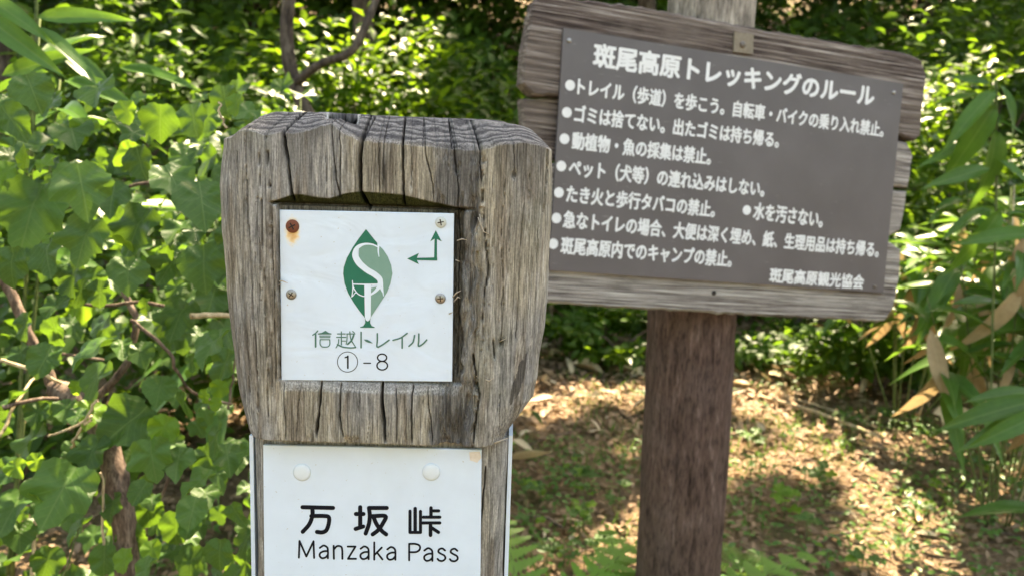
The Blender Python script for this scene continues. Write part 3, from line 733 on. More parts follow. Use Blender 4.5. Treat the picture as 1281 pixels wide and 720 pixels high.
# name plate lettering : px = 360 + X/5.57, py = 610 + Y/5.573
def ng(*a): return [(360+x/5.57, 610+y/5.573) for x, y in a]
p = Print(NY_, npc, .0002)
W = 29/5.57
def ns(pts, w=None): p.curve(ng(*pts), w or W, n=12)
def nl(pts, w=None): p.stroke(ng(*pts), w or W)
nl([(103, 131), (316, 136)]); ns([(172, 140), (172, 190), (150, 250), (105, 302)]); ns([(165, 192), (250, 192), (285, 200), (287, 240), (270, 290), (240, 306), (204, 303)])
nl([(505, 131), (505, 270)]); nl([(475, 178), (528, 178)]); nl([(473, 282), (526, 265)]); nl([(566, 136), (690, 136)])
ns([(566, 136), (572, 190), (565, 250), (543, 314)]); ns([(590, 193), (680, 193), (665, 240), (630, 290), (592, 320)]); ns([(598, 200), (620, 250), (655, 295), (686, 320)])
w2 = 22/5.57
nl([(888, 140), (888, 300)], w2+.4); nl([(852, 158), (852, 306)], w2); nl([(852, 306), (925, 306)], w2); nl([(925, 160), (925, 306)], w2)
nl([(998, 135), (998, 200)], w2+.3); nl([(998, 156), (1052, 156)], w2); nl([(945, 200), (1060, 200)], w2); nl([(940, 240), (1060, 240)], w2); nl([(995, 245), (995, 326)], w2+.6); nl([(1005, 275), (1050, 305)], w2+.4)
p.build('place_name_lettering', M['black_ink'], name_plate)
p = Print(NY_, npc, .0002)
W = 13.5/5.57
nl([(78, 482), (82, 366)]); nl([(82, 366), (130, 474)]); nl([(130, 474), (180, 368)]); nl([(180, 368), (184, 484)])
def let_a(x, y, s=1.0):                 # x = left edge, y = baseline, 64 wide, 88 tall
    ns([(x+4, y-74), (x+30, y-90), (x+54, y-78), (x+60, y-55), (x+60, y-2)])
    ns([(x+60, y-52), (x+30, y-50), (x+6, y-36), (x+4, y-16), (x+20, y-2), (x+44, y-8), (x+60, y-26)])
def let_s(x, y):
    ns([(x+54, y-76), (x+36, y-90), (x+14, y-84), (x+8, y-66), (x+28, y-52), (x+50, y-40), (x+56, y-20), (x+38, y-4), (x+14, y-6), (x+2, y-18)])
let_a(220, 488)
nl([(320, 400), (322, 490)]); ns([(322, 424), (345, 402), (372, 406), (380, 432), (381, 490)])
nl([(418, 405), (472, 405)]); nl([(472, 405), (420, 490)]); nl([(420, 490), (476, 490)])
let_a(504, 494)
nl([(603, 376), (603, 496)]); nl([(655, 412), (606, 462)]); nl([(622, 446), (660, 494)])
let_a(690, 498)
nl([(846, 388), (846, 500)]); ns([(846, 386), (888, 386), (918, 398), (920, 424), (896, 442), (848, 444)])
let_a(948, 506); let_s(1042, 508); let_s(1128, 510)
p.build('place_name_lettering', M['black_ink'], name_plate)

# ---- screws and rivets
def screw(px, py, rpx, mat, parent, ctr, y, cross=True, dome=.5, slot='slot'):
    c = near_pt(px, py, y)-ctr; r_ = rpx*MM
    b = MB(); n = 20; prof = [(1.0, 0), (1.0, .12), (.9, .34*dome*2), (.62, .5*dome*2), (.3, .58*dome*2), (.04, .6*dome*2)]
    V = [(c[0]+r_*q*math.cos(2*math.pi*k/n), c[1]-.0001-h*r_*.6, c[2]+r_*q*math.sin(2*math.pi*k/n)) for q, h in prof for k in range(n)]
    Fc = [(i*n+k, i*n+(k+1) % n, (i+1)*n+(k+1) % n, (i+1)*n+k) for i in range(len(prof)-1) for k in range(n)]+[tuple((len(prof)-1)*n+k for k in range(n))]
    b.add(V, Fc); nm = 'screw' if cross else 'rivet'
    o = link(nm, b.me(nm, M[mat], True), parent)
    if cross:                            # a real cross-shaped recess cannot be a fourth level, so it is joined into the head
        s = o.data; s.materials.append(M[slot])
        b2 = MB(); h = .6*dome*2*r_*.6+.0001
        a0 = random.uniform(0, 1.5)
        V0 = list(b.V); F0 = list(b.F)
        for a in (a0, a0+math.pi/2):
            ca, sa = math.cos(a), math.sin(a); l = r_*.55; t = r_*.10
            q = [(l, t), (-l, t), (-l, -t), (l, -t)]
            base = len(V0)
            for hh in (.00008, -.0004):
                V0 += [(c[0]+u*ca-v*sa, c[1]-h-hh, c[2]+u*sa+v*ca) for u, v in q]
            F0 += [(base+0, base+1, base+2, base+3), (base, base+4, base+5, base+1), (base+1, base+5, base+6, base+2), (base+2, base+6, base+7, base+3), (base+3, base+7, base+4, base)]
            h += 3e-6
        me = mesh(nm, np.array(V0), F0, M[mat], True); me.materials.append(M[slot])
        for f_ in list(me.polygons)[-10:]: f_.material_index = 1; f_.use_smooth = False
        o.data = me
    return o
screw(366, 283, 8.6, 'rust', logo_plate, lpc, LY)['label'] = 'rusty brown screw'
screw(551.5, 278, 7.2, 'painted_screw', logo_plate, lpc, LY)['label'] = 'screw head painted over in white'
screw(364.5, 368, 6.8, 'steel', logo_plate, lpc, LY); screw(551, 373, 6.8, 'steel', logo_plate, lpc, LY)
screw(378, 590, 12, 'rivet', name_plate, npc, NY_, cross=False, dome=.35); screw(539.5, 589.5, 12, 'rivet', name_plate, npc, NY_, cross=False, dome=.35)
# chipped corner of the name plate, sticker flake, splinters
p = Print(NY_, npc, .00015); p.poly([(587, 565), (600, 564), (602, 572), (597, 578), (588, 575)]); p.build('paint_chip', M['chip'], name_plate)
def splinter(pts, w, mat='straw'):
    b = MB(); v = [near_pt(x, y, yy) for x, y, yy in pts]; b.tube([Vector(q) for q in v], [w*MM]*(len(v)-1)+[w*MM*.3], 5)
    return link('splinter', b.me('splinter', M[mat]), marker)
M['fibre'] = flat_mat('pale_wood_fibre', (.5, .44, .36), .8, var=((.34, .28, .2), 900))
for s_ in ([(347, 352, .004), (353, 351, -.001), (360, 354, .0)], [(346, 357, .004), (352, 355, .0)], [(566, 372, .004), (571, 366, -.002), (577, 363, .001)],
           [(568, 377, .003), (573, 371, -.002), (576, 373, 0)], [(572, 301, .002), (578, 299, -.001), (584, 300, .0)], [(570, 325, .002), (575, 327, 0)],
           [(598, 272, .002), (605, 290, -.002), (612, 293, -.001)], [(600, 268, .002), (603, 286, -.002)], [(562, 392, .003), (567, 390, .0)],
           [(596, 470, .003), (612, 476, -.001), (618, 472, -.001)], [(622, 428, .004), (633, 423, -.001)], [(612, 556, .008), (625, 551, .003), (636, 547, .008)]):
    splinter(s_, .9, 'fibre')

# ------------------------------------------------------------------ rules board behind
VP1 = Vector((3716-CX, 532-CY, F)); VP2 = Vector((0.4-CX, 11896-CY, F))
def cam2world(v): return _r*v.x - _u*v.y + _f*v.z
e1 = cam2world(VP1).normalized(); e2 = -cam2world(VP2).normalized()
e2 = (e2-e1*e1.dot(e2)).normalized(); nrm = e1.cross(e2)         # right, up, outward?
if nrm.dot(_f) > 0: nrm = -nrm                                    # towards the camera
O_ = CAM + ray(705, 35)*1.30
def on_board(px, py, back=0.0):          # local board coords (a right, b up) of a photo pixel on the plane 'back' behind the panel front
    d = ray(px, py); o = O_-nrm*back
    t = (o-CAM).dot(nrm)/d.dot(nrm); p = CAM+d*t-O_; return (p.dot(e1), p.dot(e2))
post_c = on_y(864, 400, 1.53)
rboard = empty('rules_notice_board', (0, 0, 0))
rboard.matrix_world = Matrix(((e1.x, -nrm.x, e2.x, O_.x), (e1.y, -nrm.y, e2.y, O_.y), (e1.z, -nrm.z, e2.z, O_.z), (0, 0, 0, 1)))
# local axes: x right along the board, y away from the camera, z up
tag(rboard, 'weathered plank notice board with brown panel of trail rules on a thick log post', 'notice board')
def plank(outline, front, thick, mat, name='plank', seed=1):
    pts = [on_board(x, y, front) for x, y in outline]
    # refine edges & wobble a little
    out = []
    n = len(pts)
    for i in range(n):
        a = np.array(pts[i]); b = np.array(pts[(i+1) % n]); L_ = np.linalg.norm(b-a); k = max(1, int(L_/.006))
        for j in range(k):
            q = a+(b-a)*j/k; q = q+(.0032 if L_ > .1 else .0018)*(np.array([fbm(q[0]*70, q[1]*70, seed, 3), fbm(q[0]*70, q[1]*70, seed+5, 3)])-.5)*2
            out.append(q)
    k = len(out); ctr = np.mean(out, 0); ch = .004
    inner = []
    for i in range(k):
        t = out[(i+1) % k]-out[i-1]; t = t/(np.linalg.norm(t)+1e-9); nn = np.array([-t[1], t[0]])
        inner.append(out[i]+nn*ch*SIGN)
    V = [(q[0], front, q[1]) for q in inner]+[(q[0], front+ch, q[1]) for q in out]+[(q[0], front+thick, q[1]) for q in out]
    Fc = [tuple(range(k))]
    for r0 in (0, k):
        for i in range(k):
            j = (i+1) % k; Fc.append((r0+j, r0+i, r0+k+i, r0+k+j))
    Fc.append(tuple(2*k+i for i in range(k))[::-1])
    return link(name, mesh(name, np.array(V), Fc, mat, False), rboard)
SIGN = 1
# outlines run clockwise in the photo (TL, TR, BR, BL); SIGN chosen so that the inner ring lies inside
def signed(o):
    a = 0
    q = [on_board(*x) for x in o]
    for i in range(len(q)): a += q[i-1][0]*q[i][1]-q[i][0]*q[i-1][1]
    return a
pf = .006
tp = [(668, 0), (676, -6), (800, 8), (960, 38), (1140, 68), (1154, 76), (1160, 92), (1152, 170), (1144, 177), (1128, 170), (1000, 152), (800, 122), (668, 120), (653, 104), (656, 60)]
SIGN = 1 if signed(tp) > 0 else -1
pl_top = plank(tp, pf, .032, M['plank_dark'], seed=2)
pl2 = plank([(652, 123), (800, 126), (1000, 156), (1136, 178), (1142, 190), (1136, 236), (1000, 224), (800, 210), (650, 196), (655, 150)], pf+.014, .026, M['plank_dark'], seed=3)
pl2b = plank([(1088, 172), (1136, 178), (1143, 194), (1137, 235), (1085, 229)], pf+.002, .011, M['plank'], seed=13)
pl3 = plank([(650, 200), (1000, 228), (1136, 239), (1133, 262), (1127, 288), (1111, 297), (1000, 290), (645, 282)], pf+.003, .028, M['plank'], seed=4)
pl4 = plank([(640, 286), (1000, 294), (1108, 299), (1128, 312), (1127, 342), (1119, 384), (1108, 401), (1098, 402), (900, 392), (640, 377)], pf, .032, M['plank'], seed=5)
# panel
PC = [(705, 35), (1130, 105), (1105, 366), (687, 338)]
pc = [on_board(*q) for q in PC]; b = MB()
V = [(a, 0, c) for a, c in pc]+[(a, .0055, c) for a, c in pc]
b.add(V, [(0, 1, 2, 3), (1, 0, 4, 5), (2, 1, 5, 6), (3, 2, 6, 7), (0, 3, 7, 4), (7, 6, 5, 4)])
panel = link('panel', b.me('panel', M['panel'], False), rboard)
pn = np.array(pc)
# lettering on the panel
def board_text(s, p0, p1, hpx, bold=.03, name='lettering', yy=-.0006):
    """text fitted between two photo points (left and right ends of the line, at mid height), height hpx at the left"""
    c = bpy.data.curves.new('t', 'FONT'); c.body = s; c.size = 1; c.offset = 0; c.resolution_u = 3
    o = bpy.data.objects.new('t', c); C.objects.link(o)
    dg = bpy.context.evaluated_depsgraph_get(); me = bpy.data.meshes.new_from_object(o.evaluated_get(dg))
    bpy.data.objects.remove(o); bpy.data.curves.remove(c)
    co = np.empty(len(me.vertices)*3, dtype=np.float32); me.vertices.foreach_get('co', co); co = co.reshape(-1, 3)
    a = np.array(on_board(*p0)); b_ = np.array(on_board(*p1)); L_ = np.linalg.norm(b_-a); ux = (b_-a)/L_; uy = np.array([-ux[1], ux[0]])
    h = np.linalg.norm(np.array(on_board(p0[0], p0[1]-hpx/2))-np.array(on_board(p0[0], p0[1]+hpx/2)))
    x0, x1 = co[:, 0].min(), co[:, 0].max(); cy0, cy1 = -.09, .83
    u = (co[:, 0]-x0)/(x1-x0)*L_; v = (co[:, 1]-(cy0+cy1)/2)/(cy1-cy0)*h
    q = a[None]+u[:, None]*ux[None]+v[:, None]*uy[None]
    nv = np.stack([q[:, 0], np.full(len(q), yy), q[:, 1]], -1).astype(np.float32)
    me.update(); T = [tuple(q.vertices) for q in me.polygons]; VV = []; TT = []
    for k in range(7):                   # heavier strokes: the same outlines laid closely round each other, each a hair above the last
        a_ = 2*math.pi*k/6; rr = bold*h if k < 6 else 0
        v = nv.copy(); v[:, 0] += rr*math.cos(a_); v[:, 2] += rr*math.sin(a_); v[:, 1] -= k*.00001
        TT += [tuple(i+len(nv)*k for i in t) for t in T]; VV.append(v)
    return link(name, mesh(name, np.concatenate(VV), TT, M['white_ink'], False), panel)
def bullet(px, py, rpx, k=0):
    a, c = on_board(px, py); r_ = rpx*1.35/F
    V = [(a+r_*math.cos(t), -.0007, c+r_*math.sin(t)) for t in np.linspace(0, 2*math.pi, 25)[:-1]]
    link('bullet', mesh('bullet', np.array(V), [tuple(range(24))], M['white_ink'], False), panel)
board_text('斑尾高原トレッキングのルール', (743, 69), (1093, 121), 29, .045)
for s_, p0, p1, bl in (('トレイル（歩道）を歩こう。自転車・バイクの乗り入れ禁止。', (723, 108.5), (1105, 163), (713, 107)),
                       ('ゴミは捨てない。出たゴミは持ち帰る。', (719, 142.5), (974, 176), (709, 141)),
                       ('動植物・魚の採集は禁止。', (716, 176), (889, 197), (706, 174)),
                       ('ペット（犬等）の連れ込みはしない。', (712, 209.5), (956, 237), (702, 208)),
                       ('たき火と歩行タバコの禁止。', (709, 242.5), (894, 262.5), (699, 241)),
                       ('水を汚さない。', (943, 264), (1029, 275), (934, 263)),
                       ('急なトイレの場合、大便は深く埋め、紙、生理用品は持ち帰る。', (705, 274.5), (1099, 313), (696, 273)),
                       ('斑尾高原内でのキャンプの禁止。', (702, 307), (915, 324.5), (692, 305))):
    board_text(s_, p0, p1, 21, .036); bullet(bl[0], bl[1], 6.4)
board_text('斑尾高原観光協会', (963, 344), (1080, 353), 17.5, .04)
def board_screw(px, py, r_, parent, y, mat, sq=False, name='screw'):
    a, c = on_board(px, py, y); b = MB()
    n = 12
    V = []
    for q, h in ((1, 0), (1, .5), (.7, .9), (.2, 1)):
        V += [(a+r_*q*math.cos(2*math.pi*k/n), y-h*r_*.5, c+r_*q*math.sin(2*math.pi*k/n)) for k in range(n)]
    b.add(V, [(i*n+k, i*n+(k+1) % n, (i+1)*n+(k+1) % n, (i+1)*n+k) for i in range(3) for k in range(n)]+[tuple(3*n+k for k in range(n))])
    return link(name, b.me(name, M[mat]), parent)
board_screw(712, 51, .004, panel, 0, 'steel'); board_screw(1118, 116, .004, panel, 0, 'steel'); board_screw(1094, 358, .004, panel, 0, 'dull_steel')
# square washer plate with bolt on the top plank
sq = [on_board(x, y, pf-.004) for x, y in ((919, 40), (943, 43), (942, 68), (918, 65))]
b = MB(); b.add([(a, pf-.004, c) for a, c in sq]+[(a, pf+.002, c) for a, c in sq], [(0, 1, 2, 3), (1, 0, 4, 5), (2, 1, 5, 6), (3, 2, 6, 7), (0, 3, 7, 4)])
M['old_brass'] = flat_mat('tarnished_washer', (.30, .26, .19), .7, .2, var=((.15, .12, .09), 200))
washer = link('square_washer', b.me('square_washer', M['old_brass'], False), rboard)
board_screw(929, 56, .006, washer, pf-.004, 'dull_steel', name='bolt')
board_screw(893, 366, .0045, pl4, pf, 'slot', name='bolt')
# log post (vertical in the world): its own mesh in world coordinates
inv = rboard.matrix_world.inverted()
def log_mesh(name, cx_, cy_, z0, z1, rad, mat, seed, nz=90):
    nth = 64
    th = np.linspace(0, 2*math.pi, nth, endpoint=False); zz = np.linspace(z0, z1, nz)
    TH, Z = np.meshgrid(th, zz)
    r_ = rad(Z)*(1+.035*(fbm(TH*1.3*0+np.cos(TH)*1.5+9, Z*4+np.sin(TH)*1.5, seed, 3)-.5)*2)
    gr = fbm(TH*9, Z*4, seed+3, 3); gr = np.where(TH > math.pi*2-.3, gr*0+.5, gr)
    r_ = r_+(gr-.5)*.006-.004*np.exp(-(((TH-4.35-.1*np.sin(Z*9)))/.03)**2)*(Z < .7)
    X = cx_+r_*np.cos(TH)+(z1-Z)*.012*(mat is M['log']); Y = cy_+r_*np.sin(TH)
    V = np.stack([X, Y, Z], -1).reshape(-1, 3)
    I = np.arange(nz*nth).reshape(nz, nth); I2 = np.roll(I, -1, 1)
    Fq = [tuple(q) for q in np.stack([I[:-1], I2[:-1], I2[1:], I[1:]], -1).reshape(-1, 4)]+[tuple(I[-1]), tuple(I[0][::-1])]
    me = mesh(name, V, Fq, mat); return me
pcx, pcy = post_c.x+.004, post_c.y+.02
# push the post behind the planks
Rl = 56.5*1.50/F
zj = float(on_y(864, 250, 1.5).z)
low = link('log_post', log_mesh('log_post', pcx, pcy, -.1, zj, lambda z: Rl*(1.0+.0*z), M['log'], 5), rboard); low.matrix_parent_inverse = inv
upx = on_y(898, 20, 1.5).x
up = link('post_top', log_mesh('post_top', pcx, pcy, zj, zj+.62, lambda z: Rl*.94+z*0, M['pale_log'], 9), rboard); up.matrix_parent_inverse = inv
up['label'] = 'bleached pale upper end of the post'

# ------------------------------------------------------------------ leaves: templates and scattering
def tpl_lobed(kind=0, seed=0):
    r_ = np.random.default_rng(seed); n = 36
    ph = np.linspace(-math.pi, math.pi, n, endpoint=False)       # 0 = tip
    a = np.abs(ph)
    if kind == 0: prof = .50+.18*np.exp(-(a/.30)**2)-.02*a+.05*np.exp(-((a-1.4)/.6)**2)    # heart
    elif kind == 1: prof = .43+.24*np.exp(-(a/.42)**2)+.14*np.exp(-((a-1.15)/.30)**2)+.08*np.exp(-((a-2.1)/.4)**2)-.05*np.exp(-((a-.68)/.14)**2)
    elif kind == 2:
        s = (ph > 0); prof = .46+.24*np.exp(-(a/.34)**2)+np.where(s, .15*np.exp(-((a-1.1)/.28)**2)-.07*np.exp(-((a-.65)/.13)**2), .06*np.exp(-((a-1.3)/.5)**2))
    elif kind == 3: prof = .47+.04*np.cos(ph*2)+.03*np.exp(-(a/.25)**2)                    # round
    else: prof = .34+.34*np.exp(-(a/.42)**2)+.04*np.exp(-((a-2.2)/.5)**2)                  # ovate
    prof = prof*(1-.20*np.exp(-((a-math.pi)/.30)**2))
    prof = prof*(1+.028*((-1)**np.arange(n)))*(1+.05*(r_.random(n)-.5))
    V = [(0, .36, 0)]; 
    for q in (.5, 1.):
        for i in range(n): V.append((q*prof[i]*math.sin(ph[i]), .36+q*prof[i]*math.cos(ph[i]), 0))
    V = np.array(V); x, y = V[:, 0].copy(), V[:, 1].copy()
    V[:, 2] = .20*np.abs(x)-.16*(y-.3)**2+.06*np.sin(y*11+seed)*np.abs(x)*2+.11*(vnoise(x*5+9, y*5+9, seed)-.5)+.05*np.sin(np.arctan2(x, y-.3)*5+seed)*np.hypot(x, y-.3)*2
    Fc = [(0, 1+(i+1) % n, 1+i) for i in range(n)]
    T = [(a_, b_, c_) for a_, b_, c_ in Fc]
    for i in range(n):
        j = (i+1) % n; T += [(1+i, 1+j, 1+n+j), (1+i, 1+n+j, 1+n+i)]
    T = np.array(T)[:, ::-1]
    return V, T, np.stack([x, y], -1)
def tpl_blade(nseg=8, width=.13, droop=.35, seed=0, fold=.25, roundness=.8):
    V = []; UV = []
    for i in range(nseg+1):
        t = i/nseg; w_ = width*(math.sin(math.pi*min(1, t*1.02+.02)**roundness))**.9 if 0 < i < nseg else .004
        zc = -droop*t*t; 
        for sx in (-1, 0, 1):
            V.append((sx*w_*.5, t, zc+abs(sx)*w_*fold+.012*math.sin(t*9+seed)*sx)); UV.append((sx*w_*.5, t))
    T = []
    for i in range(nseg):
        for s in (0, 1):
            a = i*3+s; T += [(a, a+1, a+4), (a, a+4, a+3)]
    return np.array(V, float), np.array(T), np.array(UV)
def tpl_small(seed=0):
    V = np.array([(0, 0, 0), (-.24, .38, .06), (.24, .38, .06), (-.19, .7, .02), (.19, .7, .02), (0, 1, -.12), (0, .42, -.01)], float)
    T = np.array([(0, 6, 1), (0, 2, 6), (1, 6, 3), (2, 4, 6), (3, 6, 5), (6, 4, 5)])
    return V, T, V[:, :2]
def rotmats(nrm_, tip):
    z = nrm_/np.linalg.norm(nrm_, axis=1, keepdims=True)
    y = tip-z*np.sum(tip*z, 1, keepdims=True); y = y/np.linalg.norm(y, axis=1, keepdims=True)
    x = np.cross(y, z); return np.stack([x, y, z], -1)           # columns
def leaf_mass(name, tpls, pos, Rm, scale, mat, parent, kind=None, rnd=None):
    Vs, Ts, Us, Rs = [], [], [], []; b = 0; n = len(pos)
    which = rng.integers(0, len(tpls), n)
    rv = rng.random(n) if rnd is None else rnd
    for w_, (V, T, U) in enumerate(tpls):
        s = which == w_; k = int(s.sum())
        if not k: continue
        P_ = np.einsum('nij,vj->nvi', Rm[s], V)*scale[s][:, None, None]+pos[s][:, None, :]
        Vs.append(P_.reshape(-1, 3)); Ts.append((T[None]+(np.arange(k)*len(V))[:, None, None]+b).reshape(-1, 3))
        Us.append(np.tile(U, (k, 1))); Rs.append(np.repeat(rv[s], len(V))); b += k*len(V)
    me = mesh(name, np.concatenate(Vs), np.concatenate(Ts), mat, True, attrs={'rnd': np.concatenate(Rs)}, uv=np.concatenate(Us))
    o = link(name, me, parent)
    if kind: o['kind'] = kind
    return o
LOB = [tpl_lobed(1, 1), tpl_lobed(1, 2), tpl_lobed(2, 3), tpl_lobed(0, 4), tpl_lobed(0, 5), tpl_lobed(3, 6), tpl_lobed(4, 7)]
def shared(tpls, nm, mat): return [mesh(nm, V, T, mat, True, uv=U) for V, T, U in tpls]
LOBM = shared(LOB, 'leaf', M['vine_leaf']); LOBY = shared(LOB, 'leaf', M['young_leaf'])
SAS = [tpl_blade(9, .23, .30, 1), tpl_blade(9, .27, .55, 2), tpl_blade(9, .20, .12, 3), tpl_blade(9, .26, .85, 4)]
SASM = shared(SAS, 'leaf', M['sasa_leaf']); SASD = shared(SAS, 'leaf', M['sasa_dry'])
SMALL = [tpl_small()]

def put_leaf(me, pos, n_, tip, size, parent, name='leaf'):
    Rm = rotmats(np.array([n_], float), np.array([tip], float))[0]
    o = bpy.data.objects.new(name, me); C.objects.link(o); o.parent = parent
    mw = Matrix(((Rm[0][0]*size, Rm[0][1]*size, Rm[0][2]*size, pos[0]), (Rm[1][0]*size, Rm[1][1]*size, Rm[1][2]*size, pos[1]), (Rm[2][0]*size, Rm[2][1]*size, Rm[2][2]*size, pos[2]), (0, 0, 0, 1)))
    o.matrix_local = Matrix.Translation(-Vector(parent.location)) @ mw
    return o

# ------------------------------------------------------------------ the lobed-leaf shrub on the left
shrub = empty('mulberry_shrub', (-.75, 1.35, 0))
tag(shrub, 'shrub with large lobed green leaves and brown stems left of the marker post', 'shrub')
LV = [(40, 262, 88, 1, 0), (102, 232, 66, 2, 10), (122, 113, 50, 3, 40), (172, 285, 66, 1, 5), (107, 297, 60, 1, -10), (242, 150, 44, 5, 0), (252, 250, 62, 3, 10),
      (282, 126, 38, 5, 0), (15, 150, 55, 6, 60), (215, 222, 52, 2, 10), (175, 203, 44, 5, 30), (40, 112, 46, 3, 20), (47, 182, 44, 4, -30), (160, 340, 46, 3, 0), (90, 345, 50, 4, 0),
      (90, 165, 46, 3, 20), (200, 150, 44, 4, 0), (285, 222, 40, 3, 0), (70, 382, 40, 5, 0), (31, 407, 38, 5, 0), (70, 414, 40, 5, 20), (55, 450, 46, 5, 0), (120, 437, 58, 3, 0), (122, 474, 56, 0, 10),
      (132, 403, 46, 3, 0), (225, 395, 54, 1, 0), (267, 430, 56, 3, 20), (280, 455, 46, 4, 0), (160, 527, 70, 4, -35), (40, 552, 60, 1, 0), (115, 566, 52, 2, 0), (78, 612, 80, 1, 0),
      (18, 632, 66, 6, -10), (25, 668, 38, 3, 0), (185, 640, 44, 5, 0), (165, 675, 44, 5, 0), (220, 660, 46, 5, 0), (240, 640, 44, 5, 10), (240, 702, 46, 3, 0), (180, 715, 42, 5, 0),
      (200, 485, 40, 3, 0), (230, 500, 38, 6, 60), (190, 570, 54, 1, 0), (222, 575, 44, 4, 0), (175, 615, 34, 5, 0), (250, 600, 46, 4, 0), (270, 545, 48, 6, 40), (97, 519, 28, 5, 0),
      (82, 510, 32, 4, 0), (47, 515, 32, 4, 0), (100, 365, 38, 5, 0), (125, 367, 34, 5, 0), (215, 425, 38, 4, 0), (175, 440, 34, 3, 0), (255, 330, 56, 3, 0), (215, 330, 50, 1, 0), (225, 285, 46, 4, 0),
      (15, 330, 48, 3, 0), (60, 320, 46, 0, 20), (140, 245, 44, 4, 0), (265, 375, 48, 5, 0), (20, 210, 48, 4, 0), (285, 340, 40, 3, 0), (290, 300, 44, 5, 0), (285, 570, 40, 4, 0), (295, 640, 36, 6, 30),
      (130, 700, 40, 5, 0), (60, 700, 40, 4, 0), (100, 660, 40, 3, 0), (15, 500, 46, 2, 0), (10, 590, 44, 4, 0), (140, 630, 36, 4, 0), (275, 690, 40, 3, 0)]
LY_ = [(158, 140, 30, 5, 0), (57, 205, 28, 4, 180), (205, 535, 38, 4, -20), (257, 495, 20, 5, 0), (275, 485, 24, 4, 0), (45, 577, 24, 5, 0), (30, 200, 30, 6, 160), (190, 688, 30, 5, 0), (155, 700, 32, 5, 0),
       (45, 620, 40, 6, 0), (182, 383, 22, 5, 0), (95, 485, 20, 5, 0), (20, 584, 26, 4, 30), (5, 215, 34, 4, 0), (60, 300, 26, 6, 20), (295, 130, 30, 5, 0), (270, 505, 18, 5, 0)]
nvine = 0
def vine(px, py, s, k, ang, me, d=None):
    d = d if d is not None else rng.uniform(.86, 1.08)
    c = on_y(px, py, d); size = s*d/F*1.06
    n_ = np.array([rng.normal(0, .36), -.70+rng.normal(0, .25), .60+rng.normal(0, .35)])
    t = np.array([math.sin(R(ang)+rng.normal(0, .25)), -.25, -math.cos(R(ang)+rng.normal(0, .25))])
    Rm = rotmats(n_[None], t[None])[0]; base = np.array(c)-Rm[:, 1]*size*.40
    put_leaf(me[k], base, n_, t, size, shrub)
for L_ in LV: vine(*L_, LOBM)
for L_ in LY_: vine(*L_, LOBY, d=rng.uniform(.84, .98))
for k in range(208):
    d = rng.uniform(.98, 1.5); px = rng.uniform(-25, 322); py = rng.uniform(120, 740)
    py = max(py, 120+max(0, (px-140))*.12)
    vine(px, py, rng.uniform(22, 46)*1.05/d, int(rng.choice([0, 1, 2, 3, 4, 5, 6], p=[.15, .1, .15, .2, .15, .15, .1])), rng.uniform(-35, 35), LOBM if rng.random() < .93 else LOBY, d)
# unseen-from-here depth of the shrub
n = 1500
pos = np.stack([rng.uniform(-1.75, -.28, n), rng.uniform(1.15, 2.1, n), rng.uniform(.02, 1.28, n)], -1)
keep = fbm(pos[:, 0]*5+pos[:, 1]*3, pos[:, 2]*5+pos[:, 1]*4, 201, 2) > .57
pos = pos[keep]; n = len(pos)
nn = np.stack([rng.normal(0, .4, n), -.55+rng.normal(0, .4, n), .75+rng.normal(0, .3, n)], -1); tt = np.stack([rng.normal(0, .7, n), rng.normal(-.3, .5, n), -.8+rng.normal(0, .4, n)], -1)
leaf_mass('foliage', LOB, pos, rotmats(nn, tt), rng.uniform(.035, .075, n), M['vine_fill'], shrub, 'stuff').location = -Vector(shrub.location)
def stem(pxs, ys, rad, mat='bark', parent=shrub, name='stem'):
    pts = [on_y(px, py, y)-parent.location for (px, py), y in zip(pxs, ys)]
    # smooth
    for _ in range(2):
        q = [pts[0]]
        for a, b_ in zip(pts[:-1], pts[1:]): q += [a*.75+b_*.25, a*.25+b_*.75]
        q.append(pts[-1]); pts = q
    pts = [p_+Vector((rng.normal(0, .0012), rng.normal(0, .0012), 0)) for p_ in pts]
    r_ = np.linspace(rad, rad*.7, len(pts)) if not hasattr(rad, '__len__') else np.interp(np.linspace(0, 1, len(pts)), np.linspace(0, 1, len(rad)), rad)
    b = MB(); b.tube(pts, list(r_), 8); return link(name, b.me(name, M[mat]), parent)
stem([(165, 900), (158, 690), (150, 620), (136, 560), (112, 505), (70, 485)], [1.0, 1.0, 1.0, 1.02, 1.05, 1.1], [.018, .017, .016, .016, .018, .014])
stem([(75, 490), (50, 455), (25, 390), (0, 340), (-30, 300)], [1.12, 1.12, 1.13, 1.14, 1.15], .009)
stem([(112, 505), (160, 460), (175, 400), (150, 360), (175, 330)], [1.12, 1.13, 1.16, 1.18, 1.2], .006)
stem([(0, 450), (50, 465), (100, 488)], [1.05, 1.06, 1.1], .003, 'straw'); stem([(115, 520), (95, 545), (90, 560)], [1.0, 1.0, 1.02], .0022, 'straw')
stem([(0, 510), (60, 495), (110, 505)], [1.0, 1.04, 1.1], .003); stem([(120, 500), (105, 530), (60, 545)], [.98, .98, 1.0], .002, 'straw')
stem([(0, 545), (20, 500), (45, 470)], [1.02, 1.05, 1.1], .0025, 'straw'); stem([(130, 700), (128, 640), (128, 590)], [.98, .98, .98], .002, 'straw')
stem([(165, 400), (215, 440), (218, 460), (240, 495), (290, 505)], [1.0, 1.0, 1.0, 1.05, 1.1], .0025); stem([(240, 395), (270, 393), (300, 395)], [1.0, 1.0, 1.02], .004, 'straw')
stem([(285, 510), (290, 480), (296, 440)], [1.1, 1.1, 1.1], .002); stem([(260, 510), (268, 500), (276, 480)], [.95, .96, .97], .0015)
